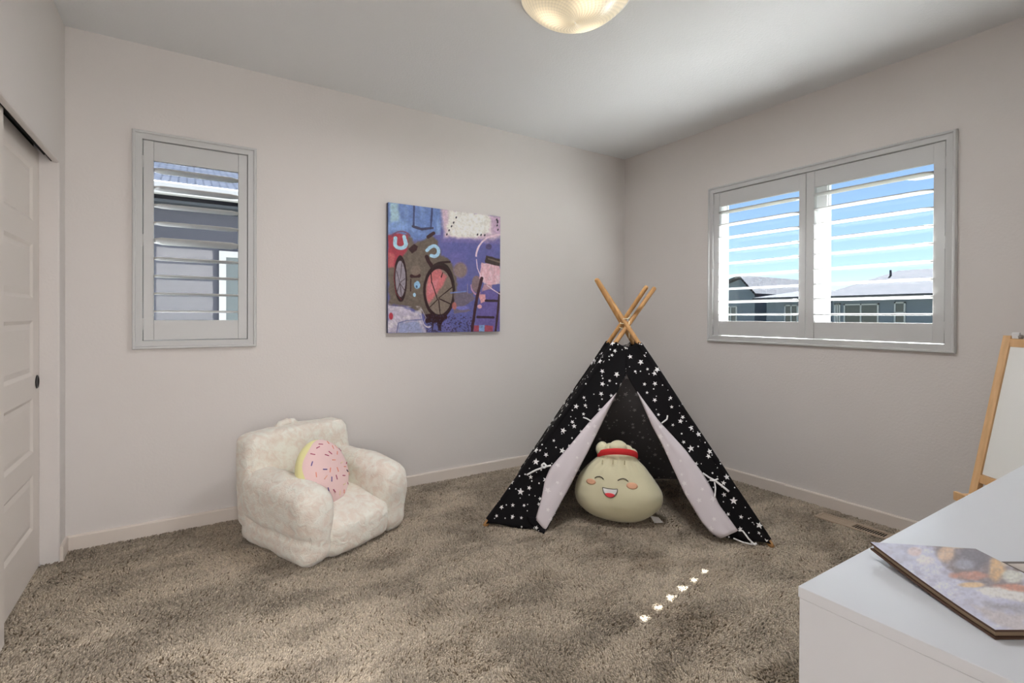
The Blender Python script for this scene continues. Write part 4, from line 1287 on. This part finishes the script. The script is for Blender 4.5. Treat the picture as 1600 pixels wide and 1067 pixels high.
# ------------------------------------------------------------------ books on the dresser
def book():
    zt = .798
    A0 = on_axis(1360, 848, 2, .808); B0 = on_axis(1555, 985, 2, .794)
    e = B0-A0; e[2] = 0; ln = np.linalg.norm(e); e /= ln
    w = np.array([-e[1], e[0], 0])
    if np.dot(w, np.array([1, 0, 0])) < 0: w = -w
    Wd = .205; Ln = ln
    root = empty('picture_book', (A0[0], A0[1], DZ))
    base = np.array([A0[0], A0[1], DZ])
    nu, nv = 130, 150
    us = np.linspace(0, 1, nu); vs_ = np.linspace(0, 1, nv)
    Ug, Vg = np.meshgrid(us, vs_)
    # height: the free corner at the back curls up off the top
    def zc(u, v):
        return .0135+.0145*np.clip(1-v*1.15, 0, 1)**1.5*np.clip(1-u*.9, 0, 1)
    Z = zc(Ug, Vg)
    Pm = Ug[..., None]*w*Wd+Vg[..., None]*e*Ln
    Pm[..., 2] = Z
    top = Pm+np.array([0, 0, .0016]); bot = Pm-np.array([0, 0, .0016])
    # cover picture, sketched in the crop's own coordinates
    Xs = np.zeros(Ug.shape); Ys = np.zeros(Ug.shape)
    D = Pm+base-CAM
    zz = D@_fw; Xs = (800+F_PX*(D@_R)/zz-1240)*3.075; Ys = (CY-F_PX*(D@_U)/zz-720)*3.075
    r = Raster(Xs, Ys, (170, 172, 190))
    r.blend(np.clip((fbm(Xs/70, Ys/40, 5)-.4)*3, 0, 1)*.8, (188, 192, 214))
    r.blend(np.clip((fbm(Xs/30, Ys/20, 6)-.5)*4, 0, 1)*.5, (150, 148, 165))
    r.ellipse(585, 440, 34, 22, (206, 176, 166), soft=.5, a=.8, wob=.6); r.ellipse(630, 480, 40, 22, (214, 206, 206), soft=.6, a=.8, wob=.6)
    r.poly([(660, 400), (860, 390), (1000, 460), (1107, 560), (1107, 660), (920, 620), (780, 560), (690, 470)], (120, 106, 104), soft=26, wob=50)
    r.ellipse(735, 450, 40, 38, (206, 168, 128), soft=.5, wob=.6); r.ellipse(800, 410, 60, 16, (190, 170, 140), soft=.5, wob=.6)
    r.ellipse(860, 470, 80, 56, (102, 100, 108), soft=.6, wob=.6); r.ellipse(820, 500, 48, 26, (150, 158, 168), soft=.5, a=.7, wob=.6)
    r.ellipse(850, 555, 90, 20, (184, 118, 92), soft=.5, wob=.6); r.ellipse(860, 600, 60, 12, (214, 172, 110), soft=.5, wob=.4)
    r.ellipse(975, 530, 40, 56, (212, 164, 96), soft=.5, wob=.6); r.ellipse(1030, 470, 46, 34, (200, 176, 136), soft=.5, wob=.7)
    r.ellipse(1050, 560, 52, 30, (188, 190, 170), soft=.5, wob=.6); r.ellipse(1080, 520, 24, 14, (96, 74, 60), soft=.5)
    r.ellipse(1060, 615, 100, 18, (190, 116, 84), soft=.5, rot=.1, wob=.5)
    r.poly([(860, 620), (960, 610), (1107, 640), (1107, 680), (960, 660)], (208, 206, 192), soft=16, wob=20)
    r.poly([(900, 680), (1107, 700), (1107, 740), (950, 720)], (130, 128, 134), soft=24, wob=40, a=.8)
    r.poly([(860, 700), (1107, 750), (1107, 830), (980, 800)], (176, 164, 158), soft=24, wob=40, a=.8)
    r.blend(np.clip((fbm(Xs/22, Ys/14, 9)-.5)*4, 0, 1)*.18, (215, 214, 220)); r.blend(np.clip((fbm(Xs/26, Ys/12, 12)-.52)*4, 0, 1)*.18, (110, 100, 104))
    k = nu*nv
    idx = np.arange(k).reshape(nv, nu)
    F = np.stack([idx[:-1, :-1], idx[:-1, 1:], idx[1:, 1:], idx[1:, :-1]], -1).reshape(-1, 4)
    if np.cross(w, e)[2] < 0: F = F[:, ::-1]
    me = bpy.data.meshes.new('cover_picture'); me.from_pydata(top.reshape(-1, 3).tolist(), [], F.tolist()); me.update()
    gr_ = r.C.mean(-1, keepdims=True); r.C = r.C*.72+gr_*.28
    paint_attr(me, r.C.reshape(-1, 3)*.80+np.array([34, 35, 40]))  # colours greyed and lifted to paint in the cover's gloss
    link('cover_picture', me, mat_attr('glossy_cover', .28, .5), root)
    brd = mat_plain('cover_board', A(72, 54, 44), .7)
    def slab(name, off0, off1, inset, mat, n1=24):
        uu = np.linspace(0, 1, 20); vv = np.linspace(0, 1, n1); U2, V2 = np.meshgrid(uu, vv)
        z = zc(U2, V2) if off0 > -.004 else None
        Q = (inset+U2*(Wd-2*inset))[..., None]*w+(inset+V2*(Ln-2*inset))[..., None]*e
        za = zc(U2, V2)
        lo = np.where(za+off0 < .0008, .0008, za+off0); hi = za+off1
        a = Q.copy(); a[..., 2] = lo; b = Q.copy(); b[..., 2] = hi
        kk = U2.size; fs = grid_faces(20, n1); V = np.concatenate([a.reshape(-1, 3), b.reshape(-1, 3)])
        fl_ = [f[::-1] for f in fs]+[tuple(i+kk for i in f) for f in fs]
        bd = [i for i in range(20)]+[j*20+19 for j in range(1, n1)]+[(n1-1)*20+i for i in range(18, -1, -1)]+[j*20 for j in range(n1-2, 0, -1)]
        fl_ += [(p, q, q+kk, p+kk) for p, q in zip(bd, bd[1:]+bd[:1])]
        MB().add(V, fl_).build(name, mat, root)
    slab('front_cover', -.0018, .0014, 0, brd)
    slab('page_block', -.0095, -.0022, .004, mat_plain('paper', A(128, 112, 92), .8))
    slab('back_cover', -.0127, -.0098, 0, brd)
    tag(root, 'thin hardback picture book with orange and lavender cover curling up on the dresser', 'book')
    # a second, dark-edged one half under plastic beside it
    c0 = base+w*(Wd+.012)+e*.03
    r2 = empty('magazine', (c0[0], c0[1], DZ), math.atan2(e[1], e[0]))
    sg = 1 if np.cross(e, w)[2] > 0 else -1
    Lm, Wm = .24, .17
    y0, y1 = (0, Wm) if sg > 0 else (-Wm, 0)
    MB().bbox(0, Lm, y0, y1, .0008, .0068, .001).build('pages', mat_plain('magazine_edge', A(92, 86, 82), .6), r2)
    MB().box(.010, Lm-.008, y0+.010, y1-.010, .0069, .0074).build('cover', mat_plain('magazine_cover', A(165, 158, 152), .35, var=.35, vscale=30), r2)
    tag(r2, 'grey magazine with dark border lying beside the picture book on the dresser', 'magazine')
book()

# ------------------------------------------------------------------ easel
def easel():
    fwd = np.array([.541, .841, 0.0]); w = -fwd; nr = np.array([-.841, .541, 0.0])
    T = np.array([-.478, -2.790, 1.165]); base = np.array([T[0], T[1], 0.0])
    root = empty('easel', base)
    Wd, lean = .52, .245
    lc = lambda p: (np.asarray(p)-base)
    def fr(s, z, o=0.0):      # point on the front frame: s along the width, height z
        return T+w*s+nr*(lean*(1-z/1.165)+o)+np.array([0, 0, z-1.165])
    def bk(s, z):
        return T+w*s-nr*(.02+.30*(1-z/1.165))+np.array([0, 0, z-1.165])
    def bar(name, p, q, a, b, up=None):
        MB().beam(lc(p), lc(q), a, b, up=up if up is not None else nr).build(name, M['easel'], root)
    for s in (0, Wd):
        bar('leg', fr(s, .006), fr(s, 1.165), .034, .022)
        bar('leg', bk(s, .006), bk(s, 1.15), .034, .022)
    up = np.array([0, 0, 1.0])
    bar('rail', fr(.017, 1.137), fr(Wd-.017, 1.137), .020, .034, up)
    bar('rail', fr(.017, .545), fr(Wd-.017, .545), .020, .034, up)
    bar('rail', bk(.017, .16), bk(Wd-.017, .16), .020, .034, up)
    bar('rail', fr(.017, .16), fr(Wd-.017, .16), .020, .034, up)
    # whiteboard set in the frame
    q = [fr(.018, .565), fr(Wd-.018, .565), fr(Wd-.018, 1.118), fr(.018, 1.118)]
    nrm = np.cross(q[1]-q[0], q[3]-q[0]); nrm /= np.linalg.norm(nrm)
    if np.dot(nrm, nr) < 0: nrm = -nrm
    vs = [lc(p+nrm*.004) for p in q]+[lc(p-nrm*.002) for p in q]
    MB().add(vs, [(0, 1, 2, 3), (7, 6, 5, 4), (0, 4, 5, 1), (1, 5, 6, 2), (2, 6, 7, 3), (3, 7, 4, 0)]).build('whiteboard', mat_plain('whiteboard', A(196, 198, 194), .22, spec=.5, var=.015, vscale=8), root)
    # tray below the board: two brackets and a shelf
    zt = .455
    MB().beam(lc(fr(.01, zt, .045)), lc(fr(Wd-.01, zt, .045)), .075, .012, up=(0, 0, 1)).build('tray', M['easel'], root)
    MB().beam(lc(fr(.0, zt+.012, .085)), lc(fr(Wd, zt+.012, .085)), .014, .036, up=(0, 0, 1)).build('tray_lip', M['easel'], root)
    for s in (.008, Wd-.008):
        MB().beam(lc(fr(s, zt+.006, .015)), lc(fr(s, zt+.006, .080)), .014, .03, up=(0, 0, 1)).build('tray_end', M['easel'], root)
    # hinge bolts on top
    for s, nm, cm in ((.045, 'bolt', A(120, 116, 112)), (.085, 'knob', A(140, 92, 58)), (Wd-.08, 'knob', A(140, 92, 58))):
        p = T+w*s-nr*.004
        vs = MB(); vs.lathe([(0, 0), (.007, .0), (.010, .006), (.0105, .012), (.008, .018), (0, .020)], 16, lc(p)+np.array([0, 0, -.012]))
        vs.build(nm, mat_plain('easel_'+nm, cm, .5), root)
    cp = T+w*.03
    MB().bbox(-.012+lc(cp)[0], .012+lc(cp)[0], lc(cp)[1]-.012, lc(cp)[1]+.012, 1.155, 1.181, .003).build('paper_clip', M['vinyl'], root)
    tag(root, 'light wooden child easel with whiteboard standing between the window wall and the dresser', 'easel')
easel()

# ================================================================== OUTSIDE
def shingle_mat(name, c1, c2, sc):
    mt, t, b = new_mat(name)
    tc = N(t, 'ShaderNodeTexCoord')
    br = N(t, 'ShaderNodeTexBrick'); br.inputs['Scale'].default_value = sc
    br.inputs['Color1'].default_value = c1; br.inputs['Color2'].default_value = c2; br.inputs['Mortar'].default_value = tuple(v*.45 for v in c1[:3])+(1,)
    br.inputs['Mortar Size'].default_value = .03
    L(t, tc.outputs['UV'], br.inputs['Vector']); L(t, br.outputs['Color'], b.inputs['Base Color'])
    b.inputs['Roughness'].default_value = .95; b.inputs['Specular IOR Level'].default_value = .0
    return mt
M['shingle'] = shingle_mat('roof_shingles', (.056, .060, .068, 1), (.080, .081, .090, 1), 2.6)
M['shingle_near'] = shingle_mat('near_roof_shingles', (.020, .024, .034, 1), (.034, .038, .050, 1), 3.2)
M['siding'] = mat_plain('siding_slate', (.115, .15, .19, 1), .8, var=.06, vscale=1.5)
M['siding2'] = mat_plain('siding_grey', (.085, .092, .125, 1), .8, var=.08, vscale=2)
M['fascia'] = mat_plain('fascia_dark', (.05, .06, .075, 1), .6)
M['gutter'] = mat_plain('gutter_white', (.55, .57, .61, 1), .4)
M['pane'] = mat_plain('house_glass', (.05, .065, .075, 1), .08, spec=.6)

def roof_poly(name, pts, parent, th=.12, mat='shingle'):
    """one sloping roof plane with its thickness; pts counter-clockwise from above"""
    P = [Vector(p) for p in pts]; k = len(P)
    me = bpy.data.meshes.new(name)
    vs = [p[:] for p in P]+[(p-Vector((0, 0, th)))[:] for p in P]
    fs = [tuple(range(k)), tuple(range(2*k-1, k-1, -1))]+[(i, i+k, (i+1) % k+k, (i+1) % k) for i in range(k)]
    me.from_pydata(vs, [], fs)
    e1 = (P[1]-P[0]).normalized(); nn = (P[1]-P[0]).cross(P[2]-P[0]).normalized(); e2 = nn.cross(e1)
    ul = me.uv_layers.new(name='UVMap')
    for lp in me.loops:
        d = Vector(vs[lp.vertex_index])-P[0]; ul.data[lp.index].uv = (d.dot(e1), d.dot(e2))
    me.update()
    return link(name, me, M[mat], parent)
def house_window(root, x, y0, y1, z0, z1, two=True):
    """window on a wall that faces -x"""
    f = MB()
    t = .06
    f.box(x-.05, x, y0, y1, z0, z0+t).box(x-.05, x, y0, y1, z1-t, z1).box(x-.05, x, y0, y0+t, z0, z1).box(x-.05, x, y1-t, y1, z0, z1)
    if two: f.box(x-.05, x, (y0+y1)/2-t/2, (y0+y1)/2+t/2, z0, z1)
    else: f.box(x-.05, x, y0, y1, (z0+z1)/2-t/2, (z0+z1)/2+t/2)
    w = f.build('window', mat_plain('frame_grey', (.33, .37, .40, 1), .6), root)
    MB().box(x-.02, x-.01, y0+.02, y1-.02, z0+.02, z1-.02).build('pane', M['pane'], w)
GZ = -3.1
ground = MB().box(-60, 90, -70, 70, GZ-.2, GZ)
struct('ground', ground, mat_plain('dry_lawn', (.09, .09, .07, 1), .95, var=.3, vscale=.6))
# own roof overhang outside the big window
struct('trim_2', MB().box(T, .80, YR-.1, .60, 2.62, 2.66).box(.78, .82, YR-.1, .62, 2.60, 2.80), M['gutter'])

def house_far(name, label, x, y0, y1, ze, zr, depth, ridge_in, wins, chimney=None):
    """hip-roofed house; front wall in the plane x, facing us"""
    root = empty(name, (x+depth/2, (y0+y1)/2, GZ))
    o = Vector((x+depth/2, (y0+y1)/2, GZ)); lc = lambda p: (Vector(p)-o)[:]
    body = MB().box(x-o.x, x+depth-o.x, y0+.5-o.y, y1-.5-o.y, 0, ze-GZ)
    body.build('wall', M['siding'], root)
    e = .5; xf, xb = x-e, x+depth+e; xm = (xf+xb)/2
    roof_poly('roof', [lc((xf, y1, ze)), lc((xf, y0, ze)), lc((xm, y0+ridge_in, zr)), lc((xm, y1-ridge_in, zr))], root)
    roof_poly('roof', [lc((xb, y0, ze)), lc((xb, y1, ze)), lc((xm, y1-ridge_in, zr)), lc((xm, y0+ridge_in, zr))], root)
    roof_poly('roof', [lc((xf, y0, ze)), lc((xb, y0, ze)), lc((xm, y0+ridge_in, zr))], root)
    roof_poly('roof', [lc((xb, y1, ze)), lc((xf, y1, ze)), lc((xm, y1-ridge_in, zr))], root)
    MB().box(xf-.04-o.x, xf+.02-o.x, y0-o.y, y1-o.y, ze-.22-GZ, ze-.02-GZ).build('fascia', M['fascia'], root)
    for (a, b, c_, d, two) in wins:
        f = root
        house_window(root, x-o.x, a-o.y, b-o.y, c_-GZ, d-GZ, two)
    if chimney:
        MB().tube([lc((chimney[0], chimney[1], chimney[2])), lc((chimney[0], chimney[1], chimney[2]+.32))], .05, 10).build('vent_pipe', M['fascia'], root)
    tag(root, label, 'house')
house_far('neighbour_house', 'slate blue house with wide hipped shingle roof and paired windows beyond the big window', 22, -4.5, 8.8, 2.24, 3.62, 9, 1.5,
          [(6.4, 7.8, .9, 1.87, True), (5.42, 5.83, 1.0, 1.92, False), (2.2, 3.4, .9, 1.9, True), (7.95, 8.2, .8, 1.9, True)], (25.3, 7.2, 3.25))
house_far('neighbour_house', 'slate blue house with low hip roof just beside the gabled house', 23, 9.9, 12.6, 2.30, 2.95, 8, 1.4,
          [(10.4, 11.1, .9, 1.9, True)])
def house_gable():
    x, y0, y1, ze, zr, dep = 24.0, 13.1, 17.4, 2.75, 3.72, 9
    o = Vector((x+dep/2, (y0+y1)/2, GZ)); root = empty('gabled_house', o); lc = lambda p: (Vector(p)-o)[:]
    ym = 14.15
    MB().add([lc((x, y0+.3, GZ)), lc((x, y1-.3, GZ)), lc((x, y1-.3, ze)), lc((x, ym, zr-.1)), lc((x, y0+.3, ze)),
              lc((x+dep, y0+.3, GZ)), lc((x+dep, y1-.3, GZ)), lc((x+dep, y1-.3, ze)), lc((x+dep, ym, zr-.1)), lc((x+dep, y0+.3, ze))],
             [(0, 4, 3, 2, 1), (5, 6, 7, 8, 9), (0, 5, 9, 4), (1, 2, 7, 6), (2, 3, 8, 7), (3, 4, 9, 8), (0, 1, 6, 5)]).build('wall', M['siding'], root)
    e = .4
    roof_poly('roof', [lc((x-e, y0, ze-.15)), lc((x+dep, y0, ze-.15)), lc((x+dep, ym, zr)), lc((x-e, ym, zr))], root, .16)
    roof_poly('roof', [lc((x+dep, y1, ze-.15)), lc((x-e, y1, ze-.15)), lc((x-e, ym, zr)), lc((x+dep, ym, zr))], root, .16)
    house_window(root, x-o.x, 14.5-o.y, 15.3-o.y, .8-GZ, 1.9-GZ, True)
    tag(root, 'slate blue house with steep front gable seen low through the big window', 'house')
house_gable()
def house_near():
    y, x0, x1 = 3.25, -11.0, 1.5
    o = Vector(((x0+x1)/2, y+2.5, GZ)); root = empty('near_house', o); lc = lambda p: (Vector(p)-o)[:]
    ze = 2.60
    MB().box(x0-o.x, x1-o.x, y-o.y, y+5-o.y, 0, ze-GZ).build('wall', M['siding2'], root)
    ye, sl = 2.80, .33
    roof_poly('roof', [lc((x0-.4, ye, ze)), lc((x1+.4, ye, ze)), lc((x1-1.2, ye+2.4, ze+2.4*sl)), lc((x0+1.2, ye+2.4, ze+2.4*sl))], root, .12, 'shingle_near')
    roof_poly('roof', [lc((x1+.4, y+5.4, ze)), lc((x0-.4, y+5.4, ze)), lc((x0+1.2, ye+2.4, ze+2.4*sl)), lc((x1-1.2, ye+2.4, ze+2.4*sl))], root, .12, 'shingle_near')
    MB().bbox(x0-.4-o.x, x1+.4-o.x, ye-.09-o.y, ye+.01-o.y, ze-.13-GZ, ze-.005-GZ, .015).build('gutter', M['gutter'], root)
    MB().box(x0-.4-o.x, x1+.4-o.x, ye+.01-o.y, y-o.y, ze-.20-GZ, ze-.17-GZ).build('soffit', M['fascia'], root)
    # window with pale frame
    for (a, b, c_, d) in ((-3.20, -1.9, -.1, 1.98), (-6.6, -5.2, -.1, 1.98)):
        f = MB(); t = .07
        for (p, q, r_, s_) in ((a, a+t, c_, d), (b-t, b, c_, d), (a+t, b-t, c_, c_+t), (a+t, b-t, d-t, d)):
            f.box(p-o.x, q-o.x, y-.05-o.y, y-o.y, r_-GZ, s_-GZ)
        w = f.build('window', M['gutter'], root)
        MB().box(a+.03-o.x, b-.03-o.x, y-.02-o.y, y-.01-o.y, c_+.03-GZ, d-.03-GZ).build('pane', mat_plain('near_pane', (.13, .165, .185, 1), .2), w)  # pane in one even grey-blue
    tag(root, 'grey sided house with white gutter right outside the narrow window', 'house')
house_near()
